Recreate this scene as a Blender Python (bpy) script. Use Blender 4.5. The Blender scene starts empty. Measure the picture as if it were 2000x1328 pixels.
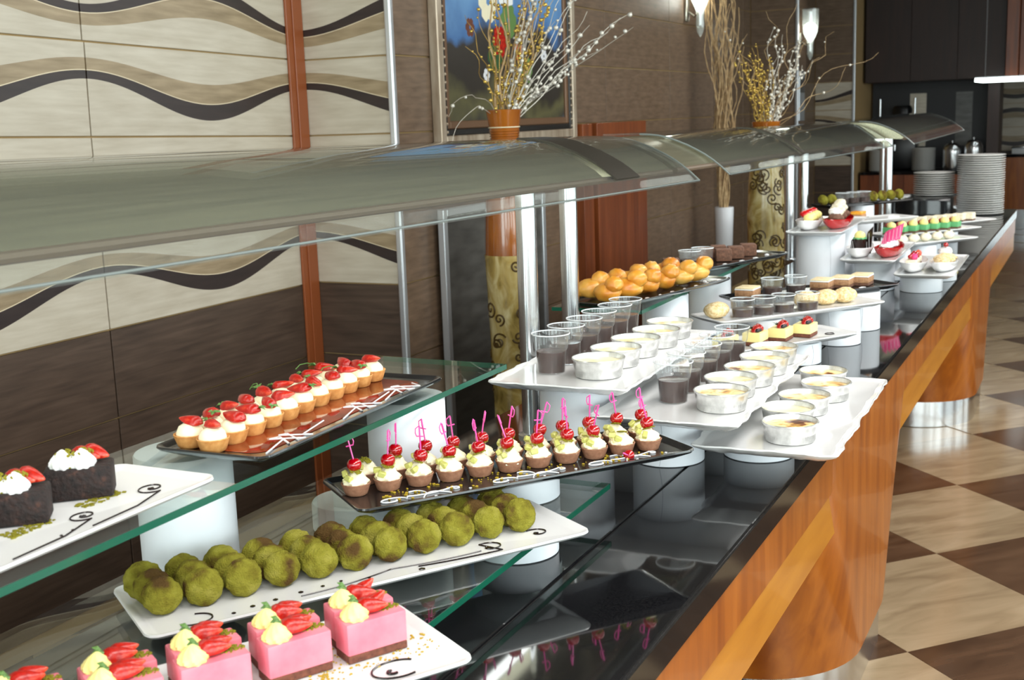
import bpy, bmesh, math, random
from mathutils import Vector, Matrix, noise as mnoise
random.seed(7)
PI = math.pi
SC = bpy.context.scene
COL = SC.collection

# ------------------------------------------------------------------ camera, world, lights, exposure
FPX = 2350.0
cam_d = bpy.data.cameras.new('camera')
cam_d.sensor_width = 36.0
cam_d.lens = FPX / 2000.0 * 36.0
cam_d.clip_start = 0.05
cam = bpy.data.objects.new('camera', cam_d)
COL.objects.link(cam)
def _cam_axes():
    d = Vector((1170.0, 476.0, -FPX)).normalized()          # counter direction seen in camera space
    p2 = Vector((2170.0, 476.0 + 36.0, -FPX))
    up = p2.cross(d).normalized()
    if up.y < 0: up = -up
    return d.cross(up), d, up
_X, _Y, _Z = _cam_axes()
CAMR = Matrix((_X, _Y, _Z))
cam.matrix_world = Matrix.Translation((0, 0, 1.6)) @ CAMR.to_4x4()
cam_d.dof.use_dof = True
cam_d.dof.focus_distance = 2.35
cam_d.dof.aperture_fstop = 9.0
SC.camera = cam

W = bpy.data.worlds.new('world'); SC.world = W; W.use_nodes = True
_bg = W.node_tree.nodes['Background']
_bg.inputs[0].default_value = (0.86, 0.93, 1.0, 1); _bg.inputs[1].default_value = 1.6

def area(name, loc, rot, sx, sy, power, color=(1, 1, 1)):
    l = bpy.data.lights.new(name, 'AREA'); l.shape = 'RECTANGLE'; l.size = sx; l.size_y = sy
    l.energy = power; l.color = color
    o = bpy.data.objects.new(name, l); COL.objects.link(o); o.location = loc; o.rotation_euler = rot
    return o
# daylight through window bays right and behind; the two farthest right ones are added
DAY = (0.93, 0.97, 1.0)
for i, (yc, w_) in enumerate(((-1.9, 1.7), (0.45, 1.7), (2.8, 1.7), (5.15, 1.7), (7.5, 1.7), (9.85, 1.7))):  # last two are added, unseen, to brighten the tall plate stack
    area('window_daylight', (4.30, yc, 1.75), (0, math.radians(90), 0), 2.1, w_, (84, 84, 72, 44, 44, 36)[i], DAY)
for xc in (-1.9, 0.4, 2.7):
    area('window_daylight', (xc, -3.40, 1.85), (math.radians(90), 0, 0), 1.8, 2.0, 95, DAY)
# a row of recessed ceiling lights above the aisle
for i, yc in enumerate((-0.6, 1.4, 3.4, 5.4, 7.6)):
    area('ceiling_light', (0.5, yc, 3.03), (0, 0, 0), 0.9, 1.5, (50, 48, 44, 48, 62)[i], (1.0, 0.98, 0.95))
SC.cycles.transparent_max_bounces = 32
SC.view_settings.view_transform = 'Standard'
SC.view_settings.look = 'None'
SC.view_settings.exposure = 0.0
SC.view_settings.gamma = 1.0
SC.view_settings.use_curve_mapping = False

# ------------------------------------------------------------------ materials
MATS = {}
def nmat(name):
    m = bpy.data.materials.new(name); m.use_nodes = True; MATS[name] = m
    nt = m.node_tree
    return m, nt, nt.nodes['Principled BSDF']
def setp(b, **k):
    for a, v in k.items():
        b.inputs[a.replace('_', ' ')].default_value = v
def rgb(r, g, b):      # sRGB 0..255 -> linear
    f = lambda c: ((c / 255.0) / 12.92) if c <= 10 else (((c / 255.0) + 0.055) / 1.055) ** 2.4
    return (f(r), f(g), f(b), 1)
def plain(name, col, rough=0.5, metal=0.0, spec=0.5, coat=0.0, sss=0.0):
    m, nt, b = nmat(name)
    setp(b, Base_Color=col, Roughness=rough, Metallic=metal, Specular_IOR_Level=spec, Coat_Weight=coat)
    if sss:
        setp(b, Subsurface_Weight=sss, Subsurface_Radius=(0.01, 0.006, 0.004), Subsurface_Scale=0.6)
    return m
def noisy(name, stops, scale=20.0, rough=0.5, stretch=(1, 1, 1), detail=4.0, bump=0.0, bscale=None, metal=0.0, spec=0.5, dist=0.0, coat=0.0, rnd=False, bdist=0.002):
    m, nt, b = nmat(name); N = nt.nodes; L = nt.links
    tc = N.new('ShaderNodeTexCoord'); mp = N.new('ShaderNodeMapping'); mp.inputs['Scale'].default_value = stretch
    L.new(tc.outputs['Object'], mp.inputs['Vector'])
    if rnd:
        oi = N.new('ShaderNodeObjectInfo'); ml = N.new('ShaderNodeMath'); ml.operation = 'MULTIPLY'; ml.inputs[1].default_value = 37.0
        L.new(oi.outputs['Random'], ml.inputs[0]); L.new(ml.outputs[0], mp.inputs['Location'])
    nz = N.new('ShaderNodeTexNoise'); nz.inputs['Scale'].default_value = scale; nz.inputs['Detail'].default_value = detail
    nz.inputs['Distortion'].default_value = dist
    L.new(mp.outputs[0], nz.inputs['Vector'])
    cr = N.new('ShaderNodeValToRGB'); e = cr.color_ramp.elements
    e[0].position, e[0].color = stops[0]; e[1].position, e[1].color = stops[-1]
    for p, c in stops[1:-1]:
        x = e.new(p); x.color = c
    L.new(nz.outputs['Fac'], cr.inputs[0]); L.new(cr.outputs[0], b.inputs['Base Color'])
    setp(b, Roughness=rough, Metallic=metal, Specular_IOR_Level=spec, Coat_Weight=coat)
    if bump:
        n2 = N.new('ShaderNodeTexNoise'); n2.inputs['Scale'].default_value = bscale or scale; n2.inputs['Detail'].default_value = 5
        L.new(mp.outputs[0], n2.inputs['Vector'])
        bp = N.new('ShaderNodeBump'); bp.inputs['Strength'].default_value = bump; bp.inputs['Distance'].default_value = bdist
        L.new(n2.outputs['Fac'], bp.inputs['Height']); L.new(bp.outputs[0], b.inputs['Normal'])
    return m
def clear(name, tint, ior=1.45, rough=0.0, extra=0.0, diffuse=None):
    """thin clear sheet: light passes, surface reflects by Fresnel"""
    m = bpy.data.materials.new(name); m.use_nodes = True; MATS[name] = m
    nt = m.node_tree; N = nt.nodes; L = nt.links; N.clear()
    out = N.new('ShaderNodeOutputMaterial'); tr = N.new('ShaderNodeBsdfTransparent'); tr.inputs[0].default_value = tint
    gl = N.new('ShaderNodeBsdfGlossy'); gl.inputs['Roughness'].default_value = rough
    f0 = ((ior - 1) / (ior + 1)) ** 2 + extra          # Schlick, the same from both sides of the sheet
    lw = N.new('ShaderNodeLayerWeight'); lw.inputs[0].default_value = 0.5
    pw = N.new('ShaderNodeMath'); pw.operation = 'POWER'; pw.inputs[1].default_value = 5.0; L.new(lw.outputs['Facing'], pw.inputs[0])
    ad = N.new('ShaderNodeMath'); ad.operation = 'MULTIPLY_ADD'; ad.inputs[1].default_value = 1 - f0; ad.inputs[2].default_value = f0; ad.use_clamp = True
    mx = N.new('ShaderNodeMixShader'); L.new(pw.outputs[0], ad.inputs[0]); L.new(ad.outputs[0], mx.inputs[0])
    base = tr
    if diffuse:
        df = N.new('ShaderNodeBsdfDiffuse'); df.inputs[0].default_value = diffuse[0]
        m2 = N.new('ShaderNodeMixShader'); m2.inputs[0].default_value = diffuse[1]
        L.new(tr.outputs[0], m2.inputs[1]); L.new(df.outputs[0], m2.inputs[2]); base = m2
    L.new(base.outputs[0], mx.inputs[1]); L.new(gl.outputs[0], mx.inputs[2]); L.new(mx.outputs[0], out.inputs[0])
    return m
def emit(name, col, s):
    m, nt, b = nmat(name); setp(b, Base_Color=(0.9, 0.9, 0.9, 1), Emission_Color=col, Emission_Strength=s); return m

noisy('granite', [(0.35, (0.004, 0.004, 0.005, 1)), (0.72, (0.012, 0.012, 0.013, 1))], 260, 0.045, spec=0.6)
noisy('granite_edge_reflect', [(0.35, (0.006, 0.005, 0.005, 1)), (0.72, (0.016, 0.014, 0.013, 1))], 260, 0.09, spec=0.6)  # brownish reflection on the front edge put into the granite colour
plain('joint_black', (0.001, 0.001, 0.001, 1), 0.8)
noisy('wood', [(0.3, rgb(140, 70, 16)), (0.5, rgb(164, 88, 22)), (0.72, rgb(182, 104, 32))], 3.0, 0.28, (6, 6, 0.7), 6, 0.04, 30, dist=0.6, coat=0.25)
noisy('wood_light', [(0.3, rgb(178, 108, 20)), (0.7, rgb(200, 130, 36))], 3.0, 0.3, (6, 0.8, 6), 6, 0.03, 30, dist=0.5, coat=0.25)
noisy('wood_red', [(0.3, rgb(104, 50, 22)), (0.7, rgb(142, 74, 34))], 3.0, 0.35, (8, 8, 0.6), 6, 0.03, 30, dist=0.4)
noisy('wood_dark', [(0.3, rgb(34, 19, 14)), (0.7, rgb(50, 28, 20))], 3.0, 0.5, (8, 8, 0.6), 6)
plain('strip_wood', rgb(150, 80, 42), 0.35)
plain('steel', rgb(214, 216, 219), 0.2, 1.0)
noisy('steel_brushed', [(0.3, rgb(148, 146, 122)), (0.7, rgb(186, 182, 154))], 3.0, 0.24, (40, 0.6, 40), 3, metal=0.72)
plain('steel_dark', rgb(74, 70, 62), 0.4, 0.8)
plain('lip_bronze', rgb(96, 80, 62), 0.55)
plain('alu_trim', rgb(205, 208, 212), 0.3, 0.7)
plain('porcelain', (0.80, 0.80, 0.80, 1), 0.12, coat=0.3)
plain('melamine_black', (0.012, 0.012, 0.013, 1), 0.16, coat=0.3)
plain('riser_white', (0.78, 0.81, 0.86, 1), 0.35)
plain('riser_seam', (0.5, 0.52, 0.56, 1), 0.5)
clear('glass', (0.93, 0.97, 0.95, 1), 1.45)
clear('glass_hood', (0.93, 0.95, 0.93, 1), 1.45, diffuse=((0.72, 0.74, 0.74, 1), 0.03))
plain('glass_edge', rgb(16, 86, 66), 0.15, spec=0.5)
plain('hood_edge', rgb(120, 128, 126), 0.2)
clear('plastic', (0.96, 0.97, 0.97, 1), 1.5, diffuse=((0.9, 0.92, 0.93, 1), 0.045))
plain('plastic_rim', (0.75, 0.78, 0.8, 1), 0.15)
noisy('foil', [(0.3, rgb(205, 205, 203)), (0.7, rgb(240, 240, 238))], 60, 0.3, metal=0.85, bump=0.08, bscale=60)
plain('grout', rgb(176, 146, 100), 0.9)
plain('plaster', (0.6, 0.58, 0.54, 1), 0.9)
plain('ceiling_paint', (0.30, 0.28, 0.25, 1), 0.9)
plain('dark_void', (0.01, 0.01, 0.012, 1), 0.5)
noisy('tile_brown', [(0.3, rgb(96, 77, 60)), (0.5, rgb(111, 90, 72)), (0.75, rgb(126, 104, 84))], 9, 0.42, (1, 0.25, 6), 8, 0.05, 60, dist=0.3)
noisy('tile_dark', [(0.3, rgb(66, 52, 43)), (0.5, rgb(80, 64, 53)), (0.75, rgb(94, 76, 64))], 9, 0.42, (0.5, 0.5, 6), 8, 0.05, 60, dist=0.3)
noisy('tile_cream', [(0.3, rgb(186, 175, 156)), (0.5, rgb(196, 186, 168)), (0.75, rgb(206, 197, 180))], 9, 0.4, (0.6, 0.6, 5), 8, 0.03, 60, dist=0.2)
noisy('floor_beige', [(0.3, rgb(126, 106, 82)), (0.5, rgb(146, 126, 99)), (0.75, rgb(162, 142, 115))], 3.0, 0.16, (1, 4, 1), 6, dist=0.8, rnd=True)
noisy('floor_brown', [(0.3, rgb(62, 43, 30)), (0.5, rgb(80, 58, 42)), (0.75, rgb(94, 70, 52))], 3.0, 0.16, (1, 4, 1), 6, dist=0.8, rnd=True)
# food
noisy('shell_gold', [(0.3, rgb(196, 128, 62)), (0.7, rgb(226, 166, 98))], 90, 0.6, bump=0.3)
noisy('shell_choc', [(0.3, rgb(140, 94, 70)), (0.7, rgb(170, 122, 94))], 120, 0.7, bump=0.4)
plain('cream', rgb(250, 240, 206), 0.35, sss=0.1)
plain('cream_yellow', rgb(250, 236, 150), 0.4, sss=0.1)
plain('cream_white', (0.9, 0.9, 0.89, 1), 0.45, sss=0.1)
noisy('strawberry', [(0.3, rgb(150, 14, 8)), (0.58, rgb(188, 30, 16)), (0.82, rgb(226, 96, 62))], 90, 0.22, (1, 1, 1), 3, 0.25, 400, spec=0.6)
plain('strawberry_flesh', rgb(232, 96, 70), 0.3)
plain('leaf', rgb(92, 128, 62), 0.5)
plain('cherry', rgb(168, 0, 12), 0.07, spec=0.7, coat=0.6)
plain('pick_pink', rgb(240, 90, 170), 0.25)
plain('kiwi', rgb(196, 196, 108), 0.35)
plain('pear', rgb(232, 226, 170), 0.4)
noisy('pistachio', [(0.38, rgb(96, 72, 40)), (0.46, rgb(124, 114, 40)), (0.55, rgb(148, 142, 52)), (0.76, rgb(178, 168, 84))], 24, 1.0, detail=9, bump=1.0, bscale=420, rnd=True, bdist=0.006, spec=0.1)
noisy('pist_powder', [(0.3, rgb(112, 108, 28)), (0.7, rgb(150, 142, 52))], 300, 1.0, spec=0.1, bump=0.8, bscale=400)
plain('crumb_gold', rgb(190, 160, 40), 0.8)
noisy('mousse_pink', [(0.3, rgb(226, 112, 130)), (0.7, rgb(240, 140, 154))], 25, 0.4, bump=0.05)
noisy('biscuit', [(0.3, rgb(84, 44, 32)), (0.7, rgb(124, 72, 52))], 160, 0.8, bump=0.5)
noisy('choc_cake', [(0.3, rgb(18, 10, 9)), (0.6, rgb(40, 23, 19)), (0.8, rgb(76, 46, 34))], 110, 0.75, bump=0.9, bscale=160, bdist=0.004)
noisy('brown_cake', [(0.3, rgb(84, 56, 42)), (0.7, rgb(122, 84, 64))], 120, 0.8, bump=0.7, bscale=160)
noisy('caramel_cake', [(0.3, rgb(150, 108, 74)), (0.7, rgb(186, 142, 104))], 120, 0.7, bump=0.4)
noisy('cream_top', [(0.3, rgb(214, 190, 140)), (0.6, rgb(236, 222, 184)), (0.8, rgb(190, 150, 90))], 110, 0.6)
noisy('coconut', [(0.3, rgb(200, 164, 100)), (0.6, rgb(236, 216, 170)), (0.8, rgb(250, 238, 206))], 120, 0.8, bump=0.7, rnd=True)
noisy('sponge_white', [(0.3, rgb(214, 204, 176)), (0.7, rgb(240, 234, 212))], 90, 0.7, bump=0.4)
plain('cheese', rgb(246, 232, 160), 0.4)
plain('green_icing', rgb(96, 170, 112), 0.5)
plain('berry_dark', rgb(30, 26, 34), 0.25)
plain('mint', rgb(44, 82, 40), 0.4)
plain('red_glaze', rgb(196, 16, 16), 0.12, coat=0.4)
plain('red_dish', rgb(176, 8, 14), 0.15, coat=0.4)
plain('choc_dark', rgb(42, 24, 20), 0.25)
plain('choc_pink', rgb(226, 70, 130), 0.35)
noisy('pudding', [(0.3, rgb(50, 27, 20)), (0.7, rgb(68, 38, 29))], 8, 0.18, detail=2)
plain('sauce', rgb(26, 12, 10), 0.15)
plain('icing', (0.85, 0.87, 0.9, 1), 0.25)
noisy('caramel_sauce', [(0.35, rgb(92, 26, 8)), (0.65, rgb(150, 52, 18))], 14, 0.08, coat=0.5)
noisy('bun', [(0.3, rgb(186, 100, 24)), (0.5, rgb(222, 150, 50)), (0.75, rgb(240, 196, 104))], 18, 0.35, coat=0.2, bump=0.1, rnd=True)
noisy('custard', [(0.25, rgb(36, 16, 8)), (0.36, rgb(120, 58, 18)), (0.44, rgb(226, 176, 92)), (0.52, rgb(244, 226, 164)), (0.8, rgb(248, 238, 196))], 26, 0.3, detail=3, rnd=True, dist=0.4)
noisy('custard_pale', [(0.2, rgb(190, 120, 50)), (0.36, rgb(240, 214, 140)), (0.5, rgb(248, 238, 196)), (0.8, rgb(250, 242, 210))], 22, 0.3, detail=3, rnd=True, dist=0.3)
noisy('orange_fruit', [(0.3, rgb(226, 130, 20)), (0.7, rgb(246, 186, 60))], 60, 0.25)
# vases and decor
noisy('vase_brown', [(0.3, rgb(110, 52, 14)), (0.7, rgb(176, 102, 30))], 6, 0.12, (1, 1, 0.5), 3, coat=0.5)
noisy('vase_gold', [(0.32, rgb(96, 76, 30)), (0.5, rgb(176, 150, 84)), (0.72, rgb(222, 208, 158))], 9, 0.25, (1, 1, 0.6), 6, 0.3, 24, dist=1.6, coat=0.3)
plain('vase_relief', rgb(84, 62, 26), 0.35)
plain('vase_white', (0.78, 0.79, 0.82, 1), 0.25)
noisy('twig', [(0.3, rgb(156, 124, 84)), (0.7, rgb(206, 178, 134))], 30, 0.7)
plain('twig_silver', rgb(196, 190, 178), 0.35, 0.3)
plain('twig_gold', rgb(178, 142, 66), 0.35, 0.4)
plain('bead_gold', rgb(212, 182, 92), 0.15, 0.6)
plain('bead_pearl', rgb(220, 216, 205), 0.15, 0.2)
noisy('frame_silver', [(0.3, rgb(150, 128, 104)), (0.7, rgb(206, 192, 172))], 20, 0.35, (1, 1, 0.2), metal=0.4)
plain('frame_black', rgb(24, 20, 18), 0.35)
plain('frame_bronze', rgb(116, 86, 62), 0.4, 0.2)
noisy('slate', [(0.3, rgb(66, 64, 60)), (0.7, rgb(92, 90, 86))], 6, 0.3, (1, 1, 4))
plain('lamp_metal', rgb(180, 176, 164), 0.25, 0.9)
clear('lamp_glass', (0.9, 0.95, 0.92, 1), 1.5, extra=0.10, diffuse=((0.85, 0.9, 0.88, 1), 0.25))
emit('lamp_glow', (1, 0.97, 0.9, 1), 14)
emit('tube_glow', (0.95, 1, 0.97, 1), 9)
emit('panel_glow', (0.92, 1, 0.97, 1), 5)
plain('black_plastic', rgb(16, 16, 18), 0.3)
plain('plate_white', (0.86, 0.85, 0.82, 1), 0.25)
plain('napkin', (0.72, 0.72, 0.72, 1), 0.8)

def wave_mat():
    m, nt, b = nmat('tile_wave'); N = nt.nodes; L = nt.links
    tc = N.new('ShaderNodeTexCoord'); sp = N.new('ShaderNodeSeparateXYZ'); L.new(tc.outputs['Object'], sp.inputs[0])
    def M(op, a, c=None, clamp=False):
        n = N.new('ShaderNodeMath'); n.operation = op; n.use_clamp = clamp
        for i, v in enumerate((a, c)):
            if v is None: continue
            if isinstance(v, (int, float)): n.inputs[i].default_value = v
            else: L.new(v, n.inputs[i])
        return n.outputs[0]
    u, v = sp.outputs[0], sp.outputs[2]
    cs = M('COSINE', M('MULTIPLY', u, 2 * PI / 1.17))
    c = M('ADD', M('MULTIPLY', cs, 0.056), 0.1414)
    h = M('ADD', M('MULTIPLY', cs, -0.0075), 0.0215)
    t = M('ADD', M('MULTIPLY', cs, 0.0327), 0.2168)
    up = M('ADD', c, h)
    dark = M('LESS_THAN', M('ABSOLUTE', M('SUBTRACT', v, c)), h)
    tan = M('MULTIPLY', M('GREATER_THAN', v, up), M('LESS_THAN', v, t))
    line = M('LESS_THAN', M('ABSOLUTE', M('SUBTRACT', v, up)), 0.0016)
    mp = N.new('ShaderNodeMapping'); mp.inputs['Scale'].default_value = (0.6, 0.6, 5); L.new(tc.outputs['Object'], mp.inputs[0])
    nz = N.new('ShaderNodeTexNoise'); nz.inputs['Scale'].default_value = 9; nz.inputs['Detail'].default_value = 8; L.new(mp.outputs[0], nz.inputs['Vector'])
    def ramp(a, c2):
        r = N.new('ShaderNodeValToRGB'); r.color_ramp.elements[0].position = 0.3; r.color_ramp.elements[0].color = a
        r.color_ramp.elements[1].position = 0.72; r.color_ramp.elements[1].color = c2; L.new(nz.outputs['Fac'], r.inputs[0]); return r.outputs[0]
    cream = ramp(rgb(186, 175, 156), rgb(206, 197, 180)); tanc = ramp(rgb(136, 118, 90), rgb(176, 156, 126)); drk = ramp(rgb(40, 29, 28), rgb(54, 41, 38))
    def mix(f, a, c2):
        x = N.new('ShaderNodeMix'); x.data_type = 'RGBA'; L.new(f, x.inputs[0])
        for i, q in ((6, a), (7, c2)):
            if isinstance(q, tuple): x.inputs[i].default_value = q
            else: L.new(q, x.inputs[i])
        return x.outputs[2]
    k = mix(tan, cream, tanc); k = mix(dark, k, drk); k = mix(line, k, rgb(222, 206, 176))
    L.new(k, b.inputs['Base Color']); setp(b, Roughness=0.4)
wave_mat()

def painting_mat():
    m, nt, b = nmat('painting'); N = nt.nodes; L = nt.links
    tc = N.new('ShaderNodeTexCoord'); sp = N.new('ShaderNodeSeparateXYZ'); L.new(tc.outputs['Object'], sp.inputs[0])
    nz = N.new('ShaderNodeTexNoise'); nz.inputs['Scale'].default_value = 3.2; nz.inputs['Detail'].default_value = 6; L.new(tc.outputs['Object'], nz.inputs['Vector'])
    ad = N.new('ShaderNodeMath'); ad.operation = 'MULTIPLY_ADD'; ad.inputs[1].default_value = 0.55; L.new(nz.outputs['Fac'], ad.inputs[0]); L.new(sp.outputs[2], ad.inputs[2])
    r = N.new('ShaderNodeValToRGB'); e = r.color_ramp.elements
    e[0].position = 0.18; e[0].color = rgb(70, 92, 128); e[1].position = 0.98; e[1].color = rgb(120, 168, 214)
    for p, c in ((0.27, rgb(84, 100, 120)), (0.36, rgb(52, 50, 44)), (0.46, rgb(96, 92, 60)), (0.56, rgb(48, 42, 36)), (0.74, rgb(58, 52, 46)), (0.80, rgb(74, 116, 170))):
        x = e.new(p); x.color = c
    L.new(ad.outputs[0], r.inputs[0]); L.new(r.outputs[0], b.inputs['Base Color']); setp(b, Roughness=0.35)
painting_mat()

# ------------------------------------------------------------------ mesh helpers
def mesh(name, geo, mat, smooth=True, mats=None):
    v, f = geo[0], geo[1]
    me = bpy.data.meshes.new(name); me.from_pydata([tuple(p) for p in v], [], [tuple(q) for q in f]); me.update()
    if mats:
        for k in mats: me.materials.append(MATS[k])
        for p, i in zip(me.polygons, geo[2]): p.material_index = i
    else:
        me.materials.append(MATS[mat])
    if smooth:
        me.polygons.foreach_set('use_smooth', [True] * len(me.polygons))
        try: me.set_sharp_from_angle(angle=math.radians(42))
        except Exception: pass
    return me
def put(name, me, parent=None, loc=(0, 0, 0), rot=(0, 0, 0), scale=None):
    o = bpy.data.objects.new(name, me); COL.objects.link(o)
    o.location = loc; o.rotation_euler = rot
    if scale is not None: o.scale = (scale, scale, scale) if isinstance(scale, (int, float)) else scale
    if parent is not None: o.parent = parent
    return o
def tag(o, label, cat, group=None):
    o['label'] = label; o['category'] = cat
    if group: o['group'] = group
    return o
def thing(name, label, cat, loc=(0, 0, 0), rotz=0.0, group=None, rot=None):
    o = bpy.data.objects.new(name, None); COL.objects.link(o); o.empty_display_size = 0.05
    o.location = loc; o.rotation_euler = rot or (0, 0, rotz)
    return tag(o, label, cat, group)
def struct(o):
    o['kind'] = 'structure'; return o
def xf(geo, loc=(0, 0, 0), rot=(0, 0, 0), sc=(1, 1, 1)):
    m = Matrix.Translation(loc) @ (Matrix.Rotation(rot[2], 4, 'Z') @ Matrix.Rotation(rot[1], 4, 'Y') @ Matrix.Rotation(rot[0], 4, 'X')) @ Matrix.Diagonal((*sc, 1))
    return [m @ Vector(p) for p in geo[0]], geo[1]
def join(*gs):
    v, f = [], []
    for g in gs:
        o = len(v); v += list(g[0]); f += [tuple(i + o for i in q) for q in g[1]]
    return v, f
def bm_out(bm):
    bm.normal_update(); bm.verts.index_update()
    g = [p.co.copy() for p in bm.verts], [tuple(q.index for q in p.verts) for p in bm.faces]
    bm.free(); return g
def box(x0, x1, y0, y1, z0, z1, bev=0.0, seg=1):
    bm = bmesh.new(); bmesh.ops.create_cube(bm, size=1.0)
    for p in bm.verts:
        p.co = Vector(((x0 + x1) / 2 + p.co.x * (x1 - x0), (y0 + y1) / 2 + p.co.y * (y1 - y0), (z0 + z1) / 2 + p.co.z * (z1 - z0)))
    if bev: bmesh.ops.bevel(bm, geom=bm.edges[:], offset=bev, segments=seg, affect='EDGES', profile=0.5)
    return bm_out(bm)
def lathe(prof, seg=24, fn=None, cap0=True, cap1=True):
    v, f = [], []
    for (r, z) in prof:
        for s in range(seg):
            a = 2 * PI * s / seg; k = fn(a, r, z) if fn else 1.0
            v.append(Vector((r * k * math.cos(a), r * k * math.sin(a), z)))
    for i in range(len(prof) - 1):
        for s in range(seg):
            t = (s + 1) % seg
            f.append((i * seg + s, i * seg + t, (i + 1) * seg + t, (i + 1) * seg + s))
    if cap0: f.append(tuple(range(seg - 1, -1, -1)))
    if cap1: f.append(tuple((len(prof) - 1) * seg + s for s in range(seg)))
    return v, f
def loft(loops, cap0=True, cap1=True):
    n = len(loops[0]); v, f = [], []
    for l in loops: v += [Vector(p) for p in l]
    for i in range(len(loops) - 1):
        for s in range(n):
            t = (s + 1) % n; f.append((i * n + s, i * n + t, (i + 1) * n + t, (i + 1) * n + s))
    if cap0: f.append(tuple(range(n - 1, -1, -1)))
    if cap1: f.append(tuple((len(loops) - 1) * n + s for s in range(n)))
    return v, f
def rrect(L, Wd, r, z, n=6, edge=None, m=10):
    """rounded rectangle loop, long side on x; edge(t, side) may push the outline in or out"""
    pts = []
    cs = ((L / 2 - r, Wd / 2 - r, 0), (-L / 2 + r, Wd / 2 - r, 90), (-L / 2 + r, -Wd / 2 + r, 180), (L / 2 - r, -Wd / 2 + r, 270))
    for q, (cx, cy, a0) in enumerate(cs):
        arc = [(cx + r * math.cos(math.radians(a0 + 90 * i / n)), cy + r * math.sin(math.radians(a0 + 90 * i / n))) for i in range(n + 1)]
        pts += [(x, y, q, 0) for x, y in arc]
        nx = cs[(q + 1) % 4]; a = math.radians(a0 + 90); p0 = arc[-1]; p1 = (nx[0] + r * math.cos(a), nx[1] + r * math.sin(a))
        for i in range(1, m):
            t = i / m; pts.append((p0[0] + (p1[0] - p0[0]) * t, p0[1] + (p1[1] - p0[1]) * t, q, 1))
    out = []
    for x, y, q, s in pts:
        if edge and s:
            d = edge(x, y, q)
            if q == 0: y += d
            elif q == 2: y -= d
            elif q == 1: x -= d
            else: x += d
        out.append((x, y, z))
    return out
def plate_geo(L, Wd, r=0.02, h=0.016, lip=0.014, rise=0.006, edge=None, m=10):
    A = lambda d, z: rrect(L - 2 * d, Wd - 2 * d, max(r - d, 0.004), z, 6, edge, m)
    # z=0 is the eating surface
    return loft([A(0.035, -h), A(0.03, -h + 0.001), A(0.004, rise - 0.007), A(0.0, rise - 0.003), A(0.001, rise), A(0.004, rise), A(lip, 0.0006), A(lip + 0.004, 0.0)])
def tube(pts, rad, seg=6, caps=True):
    n = len(pts); loops = []
    P = [Vector(p) for p in pts]; nrm = None
    for i in range(n):
        d = (P[min(i + 1, n - 1)] - P[max(i - 1, 0)])
        d = d.normalized() if d.length > 1e-9 else Vector((0, 0, 1))
        if nrm is None:
            nrm = d.orthogonal().normalized()
        else:
            nrm = (nrm - d * nrm.dot(d)); nrm = nrm.normalized() if nrm.length > 1e-6 else d.orthogonal().normalized()
        bn = d.cross(nrm); r = rad[i] if isinstance(rad, (list, tuple)) else rad
        loops.append([P[i] + (nrm * math.cos(2 * PI * s / seg) + bn * math.sin(2 * PI * s / seg)) * r for s in range(seg)])
    return loft(loops, caps, caps)
def sphere(r=1.0, sub=2, disp=0.0, freq=3.0, seed=0.0, sc=(1, 1, 1)):
    bm = bmesh.new(); bmesh.ops.create_icosphere(bm, subdivisions=sub, radius=1.0)
    for p in bm.verts:
        k = 1 + disp * mnoise.noise(p.co * freq + Vector((seed, seed * 1.7, -seed)))
        p.co = Vector((p.co.x * r * k * sc[0], p.co.y * r * k * sc[1], p.co.z * r * k * sc[2]))
    return bm_out(bm)
def rosette(r, h, lobes=8, twist=1.4, seg=40, rings=7):
    prof = [(r * 0.9, 0), (r, h * 0.18), (r * 0.97, h * 0.34), (r * 0.82, h * 0.52), (r * 0.6, h * 0.7), (r * 0.34, h * 0.87), (r * 0.08, h)]
    return lathe(prof, seg, lambda a, rr, z: 1 + 0.10 * math.cos(lobes * (a + twist * z / h)))
def ordw(n):
    return ('first', 'second', 'third', 'fourth', 'fifth', 'sixth', 'seventh', 'eighth', 'ninth', 'tenth', 'eleventh', 'twelfth', 'thirteenth', 'fourteenth', 'fifteenth', 'sixteenth',
            'seventeenth', 'eighteenth', 'nineteenth', 'twentieth')[n] if n < 20 else ('twenty-' + ordw(n - 20) if n < 29 else ('thirtieth' if n == 29 else 'thirty-' + ordw(n - 30)))
def D(a): return math.radians(a)
# ------------------------------------------------------------------ the setting
XN, XP, TH = -2.936, -2.517, 0.30          # niche wall, projecting wall, tile course height
Z0 = 0.957
TILEM = {}
def tile_mesh(ln, kind):
    k = (round(ln, 3), kind)
    if k not in TILEM:
        TILEM[k] = mesh('tile', box(0.003, ln - 0.003, 0.0, 0.012, 0.003, TH - 0.003, 0.0012), 'tile_' + kind, False)
    return TILEM[k]
def tile_row(parent, p0, ang, lens, courses, slope=None, yend=0.0):
    """p0 = (x, y) of the start, ang = direction of the run; tile faces look to the right of the run rotated out of the wall"""
    for k, kind in courses:
        x, y = p0
        for ln in lens:
            s = slope(k) if slope else 0.0          # the upper courses were laid slightly out of level
            put('tile', tile_mesh(ln, kind), parent, (x, y, Z0 + TH * k + s * (yend - y)), (0, s, ang))
            x += ln * math.cos(ang); y += ln * math.sin(ang)
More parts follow.
